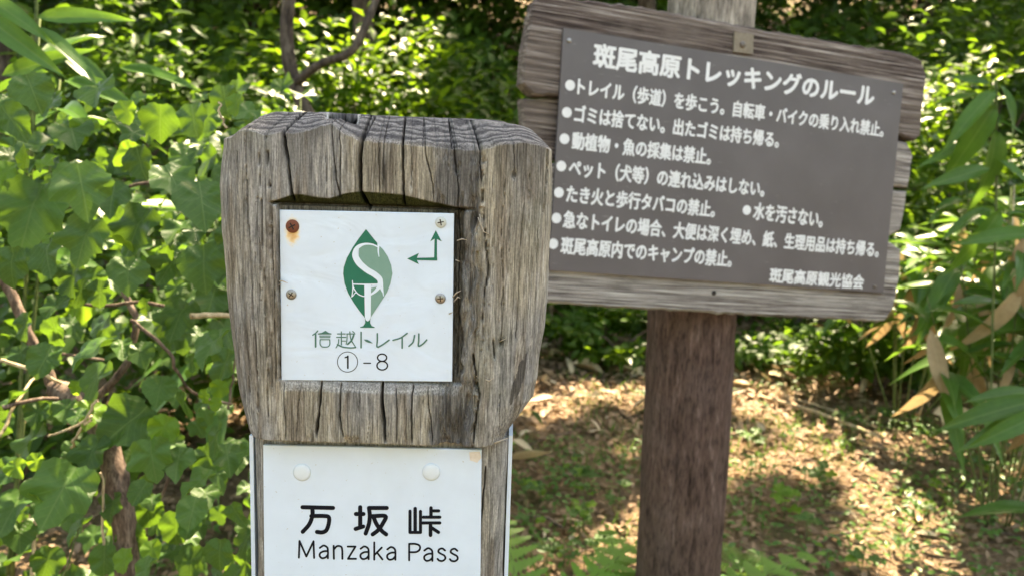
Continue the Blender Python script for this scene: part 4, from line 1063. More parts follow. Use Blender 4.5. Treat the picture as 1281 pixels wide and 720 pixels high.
stem([(20, 440), (60, 440), (130, 450)], [1.2, 1.2, 1.2], .003); stem([(180, 700), (200, 620), (230, 560)], [1.2, 1.2, 1.2], .003); stem([(40, 720), (45, 660), (50, 600)], [1.1, 1.1, 1.1], .003, 'straw')
stem([(240, 395), (180, 375), (120, 385), (60, 370)], [1.1, 1.1, 1.1, 1.1], .003); stem([(300, 230), (250, 240), (200, 225), (130, 240)], [1.15, 1.15, 1.1, 1.1], .003)
stem([(80, 720), (90, 690), (100, 660)], [.95, .95, .95], .0015, 'stem'); stem([(282, 160), (276, 145), (275, 128)], [.9, .9, .9], .0014, 'straw')

# ------------------------------------------------------------------ bamboo grass clumps (stalks with long leaves)
def sasa(name, base, ht, nst, nlf, ll, spread, label, parent_group='bamboo grass plants', dry=.1, rise=.5, name_='bamboo_grass', toward=(0, -1), seed=0, whorls=4):
    r_ = np.random.default_rng(seed)
    root = empty(name_, base); tag(root, label, 'plant', parent_group)
    tot = 0
    for s in range(nst):
        a = r_.uniform(0, 2*math.pi); lean = r_.uniform(.05, spread); h_ = ht*r_.uniform(.7, 1.1)
        b0 = np.array([math.cos(a), math.sin(a), 0])*.10*spread; tp_ = b0+np.array([math.cos(a)*lean+toward[0]*.12*spread, math.sin(a)*lean+toward[1]*.15*spread, h_])
        pts = [Vector(b0+(tp_-b0)*t+np.array([0, 0, -.06*h_*t*t])) for t in np.linspace(0, 1, 6)]
        mb = MB(); mb.tube(pts, [.0042*(1-.5*t) for t in np.linspace(0, 1, 6)], 6); link('stalk', mb.me('stalk', M['straw' if r_.random() < .15 else 'stem']), root)
        for k in range(nlf):
            t = min(1, r_.uniform(.58, 1.08)); p_ = np.array(pts[0]+(pts[-1]-pts[0])*t)+np.array([0, 0, -.06*h_*t*t])
            az = r_.uniform(0, 2*math.pi); el = r_.uniform(-.5, .75)*rise
            dr = np.array([math.cos(az)+toward[0]*.45, math.sin(az)+toward[1]*.45, el]); dr /= np.linalg.norm(dr)
            n_ = np.array([r_.normal(0, .25), r_.normal(0, .25)-.1, 1.0])
            isdry = r_.random() < dry*(1.6 if t < .7 else .6)
            if isdry: dr = np.array([dr[0]*.5, dr[1]*.5, -1.0]); n_ = np.array([r_.normal(0, .6), -1, .2])
            me = (SASD if isdry else SASM)[int(r_.integers(0, 4))]
            put_leaf(me, np.array(base)+p_, n_, dr, ll*r_.uniform(.6, 1.1), root)
            tot += 1
    return root
def gpt(x, y): return (x, y, float(gz(x, y)))
S_NEAR = sasa('', gpt(1.68, 2.5), 1.12, 8, 13, .25, .35, 'bamboo grass clump with long drooping leaves at the right edge, nearest beside the board', dry=.16, seed=1)
sasa('', gpt(2.0, 2.95), 1.20, 12, 14, .26, .5, 'tall bamboo grass clump at the far right behind the nearest one', dry=.25, seed=2)
sasa('', gpt(1.86, 3.5), 1.1, 10, 13, .26, .5, 'bamboo grass clump with hanging dry leaves just right of the board, behind the sunny litter', dry=.2, seed=3)
sasa('', gpt(2.65, 3.7), 1.35, 9, 12, .27, .6, 'bamboo grass clump in deep shade furthest right', dry=.2, seed=4)
S_TOP = sasa('', (-.93, 1.32, .35), 1.02, 4, 7, .22, .35, 'bamboo grass with bright yellow green blades in the top left corner', dry=.0, seed=5, rise=.9)
sasa('', gpt(-.62, 2.2), 1.34, 6, 8, .26, .4, 'bamboo grass with dark narrow blades rising behind the lobed shrub at top left', dry=.05, seed=6)
S_LOW = sasa('', gpt(1.47, 1.97), .50, 2, 2, .20, .15, 'low bamboo sprig with broad green blades near the ground at the right edge', dry=.0, seed=7, toward=(-.8, -.2))
sasa('', gpt(.35, 5.1), .9, 6, 7, .26, .5, 'small bamboo grass clump in shade behind the gap between the two posts', dry=.2, seed=8)

def blade_at(root, p0, p1, d, k=0, up=(0, -.45, 1), w=1.0):
    a = np.array(on_y(p0[0], p0[1], d)); b_ = np.array(on_y(p1[0], p1[1], d-.06)); L_ = np.linalg.norm(b_-a)
    put_leaf(SASM[k], a, np.array(up)+rng.normal(0, .12, 3), b_-a, L_*1.04, root)
for a in (((-25, -8), (48, 30), 1.30, 2, (0, -1, .6)), ((46, 22), (112, -18), 1.32, 2, (0, -1, .5)), ((40, 34), (124, 64), 1.30, 2, (.2, -.6, .9)), ((-20, 20), (48, 68), 1.25, 0, (0, -1, .5)), ((2, 95), (60, 40), 1.3, 2, (0, -1, .3)),
          ((70, 64), (152, 96), 1.45, 0, (0, -.5, 1)), ((150, 85), (238, 82), 1.5, 2, (0, -.4, 1)), ((60, 90), (-10, 60), 1.4, 0, (0, -.8, .6)), ((80, 100), (165, 108), 1.4, 0, (0, -.5, 1)), ((46, 5), (30, -40), 1.35, 2, (0, -1, .1))): blade_at(S_TOP, *a)
for a in (((1246, 112), (1186, 168), 2.3, 0, (-.4, -.8, .6)), ((1246, 130), (1196, 212), 2.3, 1, (-.3, -1, .3)), ((1250, 105), (1292, 165), 2.3, 0, (.3, -.9, .5)), ((1238, 210), (1158, 232), 2.25, 2, (0, -.7, .8)), ((1240, 262), (1184, 278), 2.3, 0, (0, -.6, .9)),
          ((1252, 262), (1214, 338), 2.25, 1, (-.2, -1, .2)), ((1292, 292), (1222, 284), 2.2, 0, (0, -.7, .8)), ((1244, 150), (1285, 150), 2.3, 2, (0, -.7, .8)), ((1244, 160), (1262, 262), 2.3, 1, (.2, -1, .2)), ((1240, 105), (1212, 80), 2.35, 2, (0, -1, .4)),
          ((1248, 200), (1290, 232), 2.3, 0, (0, -.7, .8)), ((1245, 118), (1160, 128), 2.4, 2, (0, -.5, 1)), ((1240, 180), (1165, 180), 2.4, 0, (0, -.6, .9))): blade_at(S_NEAR, *a)
for a in (((1300, 500), (1200, 514), 1.9, 0, (0, -.6, .9)), ((1305, 515), (1228, 552), 1.85, 0, (0, -.7, .8)), ((1300, 520), (1208, 532), 1.9, 2, (0, -.5, 1)), ((1300, 490), (1225, 478), 1.95, 2, (0, -.5, 1))): blade_at(S_LOW, *a)
for rt, pts, d in ((S_NEAR, [(1246, 100), (1247, 200), (1244, 330), (1238, 520)], 2.32), (S_TOP, [(44, -30), (45, 30), (40, 120), (30, 300)], 1.34), (S_LOW, [(1298, 480), (1302, 540), (1308, 640)], 1.9)):
    stem(pts, [d]*len(pts), .0045 if d > 2 else .003, 'stem', rt, 'stalk')

# ------------------------------------------------------------------ understorey shrubs (each its own thing)
def shrub_at(x, y, z0, rx, ry, rz, n, size, label, mat='understory', tpl=None, seed=0, clump=.5, group='understorey shrubs', stems=5):
    global rng
    r_ = np.random.default_rng(seed+500)
    root = empty('understorey_shrub', (x, y, z0)); tag(root, label, 'shrub', group)
    nc_ = max(8, int(n/90))
    cc = r_.normal(0, 1, (nc_, 3)); cc /= np.linalg.norm(cc, axis=1, keepdims=True); cc *= r_.uniform(.25, 1, (nc_, 1))**.6
    k = r_.integers(0, nc_, n); pos = cc[k]+r_.normal(0, .17, (n, 3))*np.array([1, 1, .55])
    pos = pos*np.array([rx, ry, rz])+np.array([0, 0, rz*.95]); pos[:, 2] = np.maximum(pos[:, 2], .03)
    nn = np.stack([r_.normal(0, .45, n), r_.normal(-.25, .45, n), np.abs(r_.normal(.9, .3, n))], -1); out = pos-np.array([0, 0, rz*.6])
    tt = out/np.linalg.norm(out, axis=1, keepdims=True)+r_.normal(0, .6, (n, 3))
    rv = np.clip(r_.random(n)*.6+.4*r_.random(nc_)[k], 0, 1)
    leaf_mass('foliage', tpl or SMALL, pos, rotmats(nn, tt), size*r_.uniform(.6, 1.25, n), M[mat], root, 'stuff', rnd=rv)
    for s in range(stems):
        c = cc[s % nc_]*np.array([rx, ry, rz])*.8+np.array([0, 0, rz*.95]); b = MB()
        b0 = Vector((r_.normal(0, .05), r_.normal(0, .05), -.03)); mid = Vector((c[0]*.35+r_.normal(0, .05), c[1]*.35, c[2]*.5))
        b.tube([b0, mid*.5+b0*.5, mid, Vector(c)*.5+mid*.5+Vector((.02, 0, .02)), Vector(c)], [.014, .012, .01, .007, .004], 6); link('stem', b.me('stem', M['bark']), root)
    return root
SH = [  # x, y, rx, ry, rz, n, size, mat, label
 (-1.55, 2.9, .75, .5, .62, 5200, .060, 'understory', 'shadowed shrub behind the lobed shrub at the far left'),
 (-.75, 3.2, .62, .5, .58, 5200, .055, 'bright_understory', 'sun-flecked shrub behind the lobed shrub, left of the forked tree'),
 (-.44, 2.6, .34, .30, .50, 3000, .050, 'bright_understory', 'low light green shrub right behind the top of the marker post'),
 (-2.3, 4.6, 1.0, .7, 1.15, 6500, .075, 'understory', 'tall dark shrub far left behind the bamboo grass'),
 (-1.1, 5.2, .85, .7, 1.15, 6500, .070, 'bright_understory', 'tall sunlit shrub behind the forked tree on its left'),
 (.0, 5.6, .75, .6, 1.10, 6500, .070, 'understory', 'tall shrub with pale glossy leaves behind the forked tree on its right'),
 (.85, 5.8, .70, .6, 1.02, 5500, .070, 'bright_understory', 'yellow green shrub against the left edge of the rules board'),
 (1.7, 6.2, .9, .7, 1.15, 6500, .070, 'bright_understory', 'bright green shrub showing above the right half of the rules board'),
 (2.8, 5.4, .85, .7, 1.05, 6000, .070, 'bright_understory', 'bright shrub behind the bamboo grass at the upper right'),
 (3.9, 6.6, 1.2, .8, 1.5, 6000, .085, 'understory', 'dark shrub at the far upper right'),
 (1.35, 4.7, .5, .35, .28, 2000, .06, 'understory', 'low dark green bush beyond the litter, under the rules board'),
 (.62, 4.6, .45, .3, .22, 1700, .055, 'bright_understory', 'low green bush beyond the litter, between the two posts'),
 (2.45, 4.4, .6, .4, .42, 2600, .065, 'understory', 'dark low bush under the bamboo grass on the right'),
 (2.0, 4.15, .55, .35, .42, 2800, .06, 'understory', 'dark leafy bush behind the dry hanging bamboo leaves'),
 (-.35, 4.1, .5, .4, .36, 2600, .06, 'understory', 'dark low bush at the foot of the forked tree'),
]
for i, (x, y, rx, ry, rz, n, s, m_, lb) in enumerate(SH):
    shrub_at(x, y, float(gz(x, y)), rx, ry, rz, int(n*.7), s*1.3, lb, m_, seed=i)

# forked tree in the shade behind the post
def tree(name, x, y, label, paths, crown, mat='canopy', n=7000, size=.085, seed=0, group='woodland trees', cull=None):
    r_ = np.random.default_rng(seed+900); z0 = float(gz(x, y))
    root = empty(name, (x, y, z0)); tag(root, label, 'tree', group)
    for i, (pts, rad) in enumerate(paths):
        P_ = [Vector(p_) for p_ in pts]
        for _ in range(2):
            q = [P_[0]]
            for a, b_ in zip(P_[:-1], P_[1:]): q += [a*.75+b_*.25, a*.25+b_*.75]
            q.append(P_[-1]); P_ = q
        b = MB(); b.tube(P_, list(np.interp(np.linspace(0, 1, len(P_)), np.linspace(0, 1, len(rad)), rad)), 10)
        nm = 'trunk' if i == 0 else 'limb'
        link(nm, b.me(nm, M['tree_bark']), root)
    if crown:
        cx_, cy_, cz_, rx, ry, rz = crown; nc_ = 55
        cc = r_.normal(0, 1, (nc_, 3)); cc /= np.linalg.norm(cc, axis=1, keepdims=True); cc *= r_.uniform(.2, 1, (nc_, 1))**.5
        k = r_.integers(0, nc_, n); pos = cc[k]+r_.normal(0, .13, (n, 3))*np.array([1, 1, .5]); pos = pos*np.array([rx, ry, rz])+np.array([cx_, cy_, cz_])
        if cull is not None: pos = pos[~cull(pos+np.array([x, y, z0]))]
        n = len(pos)
        nn = np.stack([r_.normal(0, .5, n), r_.normal(0, .5, n), np.abs(r_.normal(.9, .3, n))], -1)
        leaf_mass('crown', SMALL, pos, rotmats(nn, r_.normal(0, 1, (n, 3))), size*r_.uniform(.7, 1.3, n), M[mat], root, 'stuff')
    return root
fx, fy = -.99, 3.6
def rel(px, py, y): 
    q = on_y(px, py, y); return (q.x-fx, q.y-fy, q.z-float(gz(fx, fy)))
sv = np.array(SUNV)
# gaps cut into the canopy so that sunbeams reach these spots (x, y, z, radius)
BEAMS = [(.2, 1.3, .5, .16), (.02, 1.6, .35, .09), (1.75, 3.55, 0, .34), (2.25, 3.75, 0, .30), (1.45, 4.0, 0, .32), (.62, 4.0, 0, .26), (.95, 4.1, 0, .22), (2.0, 2.95, .0, .20), (1.55, 2.6, 0, .16), (1.2, 3.1, 0, .12), (2.6, 3.4, 0, .2),
         (-.75, 2.1, 1.25, .16), (-.4, 2.4, 1.0, .20), (-1.0, 1.75, 1.0, .13), (-.55, 1.9, .8, .13), (-1.1, 2.9, 1.25, .3), (-.35, 2.9, 1.1, .28), (.35, 5.3, 2.1, .25), (.75, 5.5, 1.9, .3),
         (1.8, 5.9, 2.2, .6), (2.9, 5.2, 1.9, .6), (-.95, 5.0, 2.0, .6), (-.5, 3.5, 1.4, .2), (.3, 4.9, 1.4, .3), (-2.2, 4.3, 2.0, .4), (-.9, 1.25, 1.32, .10), (-.85, 1.5, .55, .09), (-.6, 1.6, .45, .07), (-.85, 1.35, 1.1, .06),
         (.45, 2.6, 0, .10), (.2, 1.75, 0, .05), (2.1, 3.1, 1.2, .25), (1.5, 3.3, .9, .15), (.0, 2.5, .95, .2), (-1.3, 1.5, .9, .1)]
_br = np.random.default_rng(77)
for _ in range(120):
    BEAMS.append((_br.uniform(-2.6, 3.6), _br.uniform(1.5, 6.5), _br.uniform(0, 2.2), _br.uniform(.05, .16)))
for _ in range(34):
    BEAMS.append((_br.uniform(-3.2, 4.5), _br.uniform(4.0, 7.0), _br.uniform(1, 2.6), _br.uniform(.15, .38)))
for _ in range(42):
    BEAMS.append((_br.uniform(.2, 3.2), _br.uniform(1.9, 4.7), 0, _br.uniform(.12, .34)))
for _ in range(150):
    BEAMS.append((_br.uniform(-1.15, -.30), _br.uniform(.85, 2.0), _br.uniform(.35, 1.3), _br.uniform(.05, .12)))
BEAMS = [b_ for b_ in BEAMS if b_[1] > .8 and not (-.75 < b_[0] < .35 and b_[1] > 3.2) and not (b_[1] > 4.6 and b_[3] < .12)]
def cull(Pw):
    m_ = np.zeros(len(Pw), bool)
    for (bx_, by_, bz_, br) in BEAMS:
        d = Pw-np.array([bx_, by_, bz_]); t = d@sv; m_ |= (np.linalg.norm(d-t[:, None]*sv, axis=1) < br) & (t > .3)
    return m_
tree('forked_tree', fx, fy, 'slender dark tree with a forking trunk standing in shade behind the marker post',
     [([(.0, 0, -.1), rel(418+-4, 200, fy), rel(365, 105, fy), rel(357, 40, fy), rel(362, 0, fy), (.02, .05, 3.2), (.1, .2, 4.6)], [.040, .036, .033, .03, .028, .025, .015]),
      ([rel(366, 108, fy), rel(400, 78, fy-.1), rel(438, 70, fy-.15), rel(455, 40, fy-.15), rel(472, -5, fy-.1), rel(500, -80, fy)], [.022, .02, .019, .018, .016, .012])],
     (.2, .3, 4.2, 1.7, 1.6, .9), n=9000, size=.10, seed=1, cull=cull)
CAN = [(-3.2, 3.4, (.5, 0, 4.6, 2.3, 2.2, 1.2), 'broadleaf tree over the left side of the path'), (-1.5, 7.6, (0, .4, 4.8, 2.4, 2.2, 1.3), 'broadleaf tree standing back left of centre'),
       (1.3, 8.2, (0, .2, 4.8, 2.6, 2.2, 1.4), 'broadleaf tree straight behind the rules board'), (5.6, 7.2, (-1.3, 0, 4.6, 2.3, 2.2, 1.5), 'broadleaf tree back on the right'),
       (4.6, 3.6, (-1.6, .6, 4.9, 2.2, 2.0, 1.0), 'broadleaf tree leaning over the right side of the path'), (-4.6, 7.0, (0, 0, 4.6, 2.4, 2.2, 1.6), 'broadleaf tree at the back left'),
       (.6, 11.0, (0, 0, 4.2, 3.6, 2.4, 2.4), 'broadleaf tree high on the slope in the middle'), (-3.9, 11.5, (0, 0, 4.0, 3.6, 2.4, 2.6), 'broadleaf tree high on the slope on the left'),
       (5.6, 11.2, (0, 0, 4.0, 3.6, 2.4, 2.6), 'broadleaf tree high on the slope on the right'), (-1.8, 15.0, (0, 0, 3.6, 3.2, 2.6, 2.6), 'broadleaf tree deep in the wood, left of the middle'), (3.4, 15.5, (0, 0, 3.6, 3.2, 2.6, 2.6), 'broadleaf tree deep in the wood, right of the middle'), (-7.2, 15.0, (0, 0, 3.6, 3.4, 2.6, 2.8), 'broadleaf tree deep in the wood at the far left'), (9.0, 15.0, (0, 0, 3.6, 3.4, 2.6, 2.8), 'broadleaf tree deep in the wood at the far right'),
       (4.0, 4.9, (-2.4, -.4, 5.2, 2.2, 1.8, .8), 'thin broadleaf tree with a wide crown right of the litter')]
for i, (x, y, cr_, lb) in enumerate(CAN):
    tree('broadleaf_tree', x, y, lb, [([(0, 0, -.2), (.05, .05, 1.2), (-.05, .1, 2.6), (cr_[0]*.6, cr_[1]*.6, cr_[2]), (cr_[0], cr_[1], cr_[2]+cr_[5]*.6)], [.13, .11, .09, .06, .02]),
                                      ([(0, .05, 2.3), (cr_[3]*.3+cr_[0]*.5, .2, 3.4), (cr_[3]*.6+cr_[0], .3, cr_[2])], [.05, .035, .012]),
                                      ([(0, .05, 2.6), (-cr_[3]*.3+cr_[0]*.5, -.2, 3.5), (-cr_[3]*.6+cr_[0], -.3, cr_[2])], [.05, .035, .012])],
         cr_, n=13000, size=.19 if y < 10 else .30, seed=10+i, cull=cull)

for i, (x, y, cr_, lb) in enumerate([(-4.2, -4.6, (0, 0, 2.7, 2.7, 1.6, 2.5), 'unseen broadleaf tree added behind the viewer on the left to block sky light'), (.6, -5.6, (0, 0, 2.9, 2.9, 1.6, 2.7), 'unseen broadleaf tree added directly behind the viewer to block sky light'),
                                 (5.0, -4.2, (0, 0, 2.7, 2.7, 1.6, 2.5), 'unseen broadleaf tree added behind the viewer on the right to block sky light'), (-5.6, -.4, (0, 0, 2.6, 1.6, 2.6, 2.5), 'unseen broadleaf tree added left of the viewer to block sky light'), (6.2, .2, (0, 0, 2.6, 1.6, 2.6, 2.5), 'unseen broadleaf tree added right of the viewer to block sky light')]):
    tree('broadleaf_tree', x, y, lb, [([(0, 0, -.2), (.05, .05, 1.2), (-.05, .1, 2.6), (0, 0, 4.6)], [.13, .11, .08, .02])], cr_, n=9000, size=.15, seed=40+i)  # unseen trees added around the viewer to hold back low sky light

# slope cover: a mass of undergrowth leaves closing the wood behind
n = 130000
px_ = rng.uniform(-12, 14, n); py_ = rng.uniform(6.4, 17, n)
hh = rng.random(n)**.8*(.6+2.0*fbm(px_*.8, py_*.8, 301, 3))
pos = np.stack([px_, py_, gz(px_, py_)+hh], -1); keep = fbm(px_*2+7, pos[:, 2]*2+py_, 303, 2) > .40; pos = pos[keep]; n = len(pos)
nn = np.stack([rng.normal(0, .45, n), rng.normal(-.4, .45, n), np.abs(rng.normal(.8, .3, n))], -1)
u_ = leaf_mass('undergrowth', SMALL, pos, rotmats(nn, rng.normal(0, 1, (n, 3))), rng.uniform(.10, .22, n), M['understory'], None, 'stuff', rnd=np.clip(fbm(pos[:, 0], pos[:, 2]*1.5, 305, 2)+rng.normal(0, .2, n), 0, 1))
tag(u_, 'dense green undergrowth covering the slope behind the clearing', 'undergrowth')

# ------------------------------------------------------------------ ground litter, small plants, dry leaves
n = 46000
x_ = rng.uniform(-1.6, 4.2, n); y_ = rng.uniform(.9, 6.4, n)
pos = np.stack([x_, y_, gz(x_, y_)+rng.uniform(.003, .022, n)], -1)
nn = np.stack([rng.normal(0, .4, n), rng.normal(0, .4, n), np.ones(n)], -1)
far = sm(2.6, 4.2, y_)
lit = leaf_mass('leaf_litter', [tpl_small(), tpl_blade(4, .28, .2, 2, .2)], pos, rotmats(nn, rng.normal(0, 1, (n, 3))*np.array([1, 1, .1])), rng.uniform(.018, .05, n)*(1+.5*far), M['litter'], None, 'stuff',
               rnd=np.clip(rng.normal(.35, .22, n)+.25*far, 0, 1))
tag(lit, 'brown leaf litter strewn over the clearing floor', 'leaf litter')
n = 30000
x_ = rng.uniform(-1.2, 4.0, n); y_ = rng.uniform(1.0, 6.2, n)
dn = fbm(x_*1.7+3, y_*1.7+8, 311, 3)+.16*np.exp(-((x_-.9)/.7)**2-((y_-2.5)/.8)**2)+.10*sm(1.9, 1.2, y_)-.20*np.exp(-((y_-3.8)/.45)**2)-.14*np.exp(-((x_-.35)/.25)**2-((y_-2.2)/.6)**2)
keep = dn > .545; x_ = x_[keep]; y_ = y_[keep]; n = len(x_)
pos = np.stack([x_, y_, gz(x_, y_)+rng.uniform(.012, .06, n)], -1)
nn = np.stack([rng.normal(0, .35, n), rng.normal(-.1, .35, n), np.ones(n)], -1)
gc = leaf_mass('ground_plants', [tpl_small(), LOB[5]][:1], pos, rotmats(nn, rng.normal(0, 1, (n, 3))*np.array([1, 1, .2])), rng.uniform(.014, .034, n), M['cover'], None, 'stuff')
tag(gc, 'small green ground plants growing in patches among the litter', 'ground cover')
n = 14000                               # thin grass blades
x_ = rng.uniform(-1.0, 4.0, n); y_ = rng.uniform(1.2, 5.6, n); keep = fbm(x_*1.5, y_*1.5, 321, 3) > .5; x_ = x_[keep]; y_ = y_[keep]; n = len(x_)
pos = np.stack([x_, y_, gz(x_, y_)], -1); tt = np.stack([rng.normal(0, .6, n), rng.normal(0, .6, n), np.ones(n)], -1); nn = rng.normal(0, 1, (n, 3))*np.array([1, 1, .2])
gs = leaf_mass('grass', [tpl_blade(3, .06, .2, 1, .1)], pos, rotmats(nn, tt), rng.uniform(.03, .09, n), M['cover'], None, 'stuff')
tag(gs, 'fine short grass in tufts on the clearing floor', 'grass')
# broad-leaved seedlings
def seedling(x, y, k, s, label):
    z = float(gz(x, y)); root = empty('seedling', (x, y, z)); tag(root, label, 'plant', 'seedlings on the clearing floor')
    for i in range(k):
        a = 2*math.pi*i/k+rng.uniform(-.4, .4); d = np.array([math.cos(a), math.sin(a), .15]); h_ = rng.uniform(.03, .09)
        put_leaf(LOBM[int(rng.choice([3, 4, 5, 6]))] if rng.random() < .7 else LOBY[5], np.array([x, y, z+h_])+d*.015, np.array([-d[0]*.3, -d[1]*.3-.2, 1]), d, s*rng.uniform(.7, 1.1), root)
    b = MB(); b.tube([Vector((0, 0, -.01)), Vector((.003, 0, .04)), Vector((0, .004, .08))], .0018, 5); link('stem', b.me('stem', M['stem']), root)
for i in range(70):
    px = rng.uniform(650, 1290); py = rng.uniform(500, 720); q = on_ground(px, py)
    if 790 < px < 930 and py > 560: continue
    seedling(q.x, q.y, int(rng.integers(3, 7)), rng.uniform(.022, .045), 'little green seedling with a few rounded leaves on the clearing floor')
for px, py, s in ((1110, 535, .06), (940, 560, .05), (1030, 610, .055), (980, 650, .06), (1160, 560, .05), (1225, 600, .05)):
    q = on_ground(px, py); seedling(q.x, q.y, 6, s, 'little green seedling with a few rounded leaves on the clearing floor')
# pointed-leaf sprig in the middle distance
q = on_ground(1170, 455); 
for (px, py, h_) in ((1165, 470, .22), (1195, 470, .16), (1150, 500, .14)):
    q = on_ground(px, py); root = empty('leafy_sprig', (q.x, q.y, float(gz(q.x, q.y))))
    tag(root, {1165: 'upright leafy sprig at the far edge of the sunny litter, tallest of three', 1195: 'leafy sprig right of the tallest one at the edge of the litter', 1150: 'short leafy sprig in the sun in front of the tallest one'}[px], 'plant', 'sprigs at the edge of the litter')
    b = MB(); b.tube([Vector((0, 0, -.01)), Vector((.01, 0, h_*.5)), Vector((0, 0, h_))], .0025, 5); link('stem', b.me('stem', M['stem']), root)
    for k in range(12):
        a = rng.uniform(0, 6.28); d = np.array([math.cos(a), math.sin(a), .3]); put_leaf(LOBM[int(rng.choice([4, 6]))], np.array(root.location)+np.array([0, 0, h_*rng.uniform(.3, 1)]), np.array([0, -.5, 1]), d, rng.uniform(.05, .09), root)

DRY = shared([tpl_blade(8, .26, .25, 1, .35), tpl_blade(8, .32, -.25, 2, .45), tpl_blade(8, .20, .4, 3, .2), tpl_blade(8, .38, .12, 5, .5)], 'dry_leaf', M['dry_leaf'])
def dry(px, py, size, ang=None, lab='dry tan leaf lying curled on the sunny litter at the edge of the clearing', grp='dry leaves on the clearing floor', z=.02):
    q = on_ground(px, py); z_ = float(gz(q.x, q.y))+z; a = rng.uniform(0, 6.28) if ang is None else ang
    t = np.array([math.cos(a), math.sin(a), rng.normal(0, .15)]); n_ = np.array([rng.normal(0, .45), rng.normal(-.25, .35), 1])
    Rm = rotmats(n_[None], t[None])[0]
    o = bpy.data.objects.new('dry_leaf', DRY[int(rng.integers(0, 4))]); C.objects.link(o)
    o.matrix_world = Matrix([[Rm[i][0]*size, Rm[i][1]*size, Rm[i][2]*size, (q.x, q.y, z_)[i]] for i in range(3)]+[[0, 0, 0, 1]])
    tag(o, lab, 'leaf', grp); return o
for i in range(130):
    px = rng.uniform(680, 1285); py = 432+rng.random()**1.6*85
    if 800 < px < 925 and py > 520: continue
    dry(px, py, rng.uniform(.08, .20))
for i in range(60):
    dry(rng.uniform(640, 1285), rng.uniform(520, 715), rng.uniform(.04, .09), lab='small dry brown leaf lying among the green ground plants', z=.012)
for px, py, sz, a in ((745, 462, .22, .2), (775, 470, .24, -.3), (800, 460, .2, .5), (715, 470, .2, 0), (1000, 462, .26, .1), (1035, 478, .2, -.4), (960, 482, .24, .3), (1090, 492, .2, 1.2), (1165, 536, .2, .4), (1190, 528, .18, -.5),
                      (1178, 550, .17, 1.0), (1120, 470, .22, .0), (1060, 455, .26, .2), (1215, 500, .22, .1), (1250, 470, .24, -.2), (940, 470, .22, 0), (1270, 560, .16, 1.3), (1075, 508, .13, 1.0)):
    dry(px, py, sz*1.2, a, 'large pale dead bamboo leaf catching the sun at the far side of the clearing', 'large pale leaves at the far side of the clearing', .07)
dry(640, 578, .20, 0.1, 'pale dry leaf low beside the right edge of the marker post, upper of two', 'pale leaves beside the marker post', .10)
dry(636, 608, .18, -.7, 'pale dry leaf low beside the right edge of the marker post, lower of two', 'pale leaves beside the marker post', .10)
# twigs and straws
def twig(p0, p1, r_, label, mat='straw', z=.03, name='twig', grp='twigs on the clearing floor'):
    a = on_ground(*p0); b_ = on_ground(*p1); a.z = float(gz(a.x, a.y))+z*.6; b_.z = float(gz(b_.x, b_.y))+z
    mb = MB(); pts = [Vector((0, 0, 0))+(b_-a)*t+Vector((rng.normal(0, .004), rng.normal(0, .004), .015*math.sin(t*3.1))) for t in np.linspace(0, 1, 7)]
    mb.tube(pts, [r_]*6+[r_*.5], 6); o = link(name, mb.me(name, M[mat])); o.location = a; tag(o, label, 'twig', grp); return o
twig((952, 500), (1100, 555), .009, 'long straw coloured stalk lying across the sunny litter')
twig((965, 496), (1098, 544), .005, 'thinner straw stalk lying along the long one')
twig((1120, 450), (1150, 500), .006, 'pale twig leaning at the far edge of the litter', z=.09)
twig((650, 655), (705, 672), .006, 'dark twig on the brown litter just right of the marker post', 'bark')
twig((660, 560), (720, 545), .004, 'thin twig on the litter between the two posts', 'bark')
twig((1020, 690), (1085, 670), .004, 'thin brown twig in the grass below the rules board', 'bark')
for i in range(34):
    px = rng.uniform(650, 1285); py = rng.uniform(440, 700); a = rng.uniform(-.35, .35); l = rng.uniform(25, 80)
    twig((px, py), (px+l*math.cos(a), py+l*math.sin(a)*.5), rng.uniform(.0015, .0035), 'short thin twig lying flat in the litter', 'bark' if rng.random() < .6 else 'straw', .015)

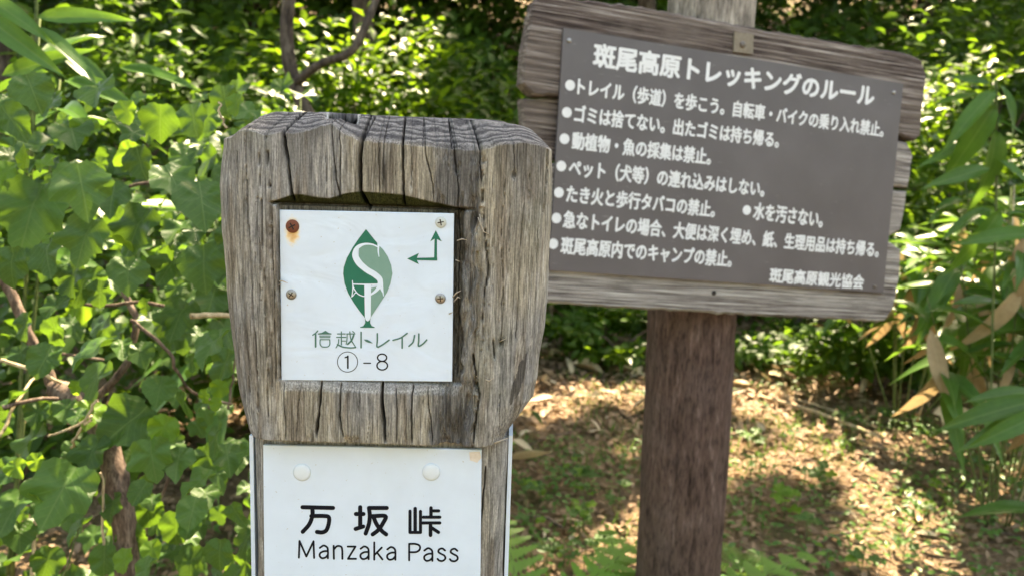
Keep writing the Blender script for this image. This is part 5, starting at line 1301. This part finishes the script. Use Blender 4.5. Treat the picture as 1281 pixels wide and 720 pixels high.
# ferns
def frond(root, base, az, L_, lean, seed, fw=.34):
    r_ = np.random.default_rng(seed); V = []; T = []; U = []; npn = 14
    d = np.array([math.cos(az), math.sin(az), 0]); s = np.array([-d[1], d[0], 0])
    mb = MB(); sp = []
    for i in range(npn+1):
        t = i/npn; sp.append(d*L_*t*math.cos(lean*(1-t*.3))+np.array([0, 0, L_*(math.sin(lean)*t-.55*t*t*math.sin(lean))]))
    for i in range(2, npn+1):
        t = i/npn; w_ = L_*fw*math.sin(math.pi*min(1, (t*.9+.08)))**.8*(1-.25*t); ax = sp[i]-sp[i-1]; ax /= np.linalg.norm(ax)
        up_ = np.cross(ax, s)
        for sg in (-1, 1):
            dr = s*sg*.93+ax*.40; dr /= np.linalg.norm(dr); k = 6
            wid = L_/npn*.5
            for j in range(k):               # toothed pinna: small overlapping lobes
                u0 = j/k; b0 = sp[i]+dr*w_*u0-up_*abs(u0)*w_*.12; ww = wid*(1-u0*.75)
                p1 = b0+ax*ww; p2 = b0+dr*w_/k*1.25+ax*ww*.25; p3 = b0-ax*ww*.9; p4 = b0+dr*w_/k*1.2-ax*ww*.2
                n0_ = len(V); V += [b0, p1, p2, p4, p3]; T += [(n0_, n0_+1, n0_+2), (n0_, n0_+2, n0_+3), (n0_, n0_+3, n0_+4)]
    me = mesh('frond', np.array(V), np.array(T), M['fern'], True, uv=np.array(V)[:, :2]); o = link('frond', me, root)
    mb.tube([Vector(p_) for p_ in sp], [.0022*(1-.7*i/npn) for i in range(npn+1)], 5); link('stalk', mb.me('stalk', M['stem']), root)
def fern(px, py, y, L_, k, a0, a1, label, seed, fw=.34, l0=.7, l1=1.15):
    q = on_y(px, py, y); root = empty('fern', (q.x, q.y, float(gz(q.x, q.y)))); tag(root, label, 'fern', 'ferns in front of the rules board')
    dz_ = 0
    for i in range(k): frond(root, None, a0+(a1-a0)*(i+.5)/k, L_*random.uniform(.85, 1.1), random.uniform(l0, l1), seed*10+i, fw)
    return root
fern(795, 760, 1.34, .80, 6, 0, 2*math.pi, 'bright green fern reaching up in front of the rules board post', 1, .13, 1.1, 1.45)
fern(668, 745, 1.45, .66, 6, .2, 2*math.pi+.2, 'bright fern low beside the right edge of the marker post', 2, .15, 1.1, 1.4)
fern(925, 745, 2.1, .14, 5, 0, 2*math.pi, 'small fern just right of the rules board post', 3)
# dark stake beyond the board
q = on_ground(994, 452); mb = MB(); mb.tube([Vector((0, 0, -.05)), Vector((0, 0, .45)), Vector((0, 0, .9))], [.036, .034, .034], 12)
o = link('stake', mb.me('stake', M['dull_steel'])); o.location = (q.x, q.y, 0); tag(o, 'dark slim stake standing under the lower edge of the rules board, beyond the litter', 'stake')
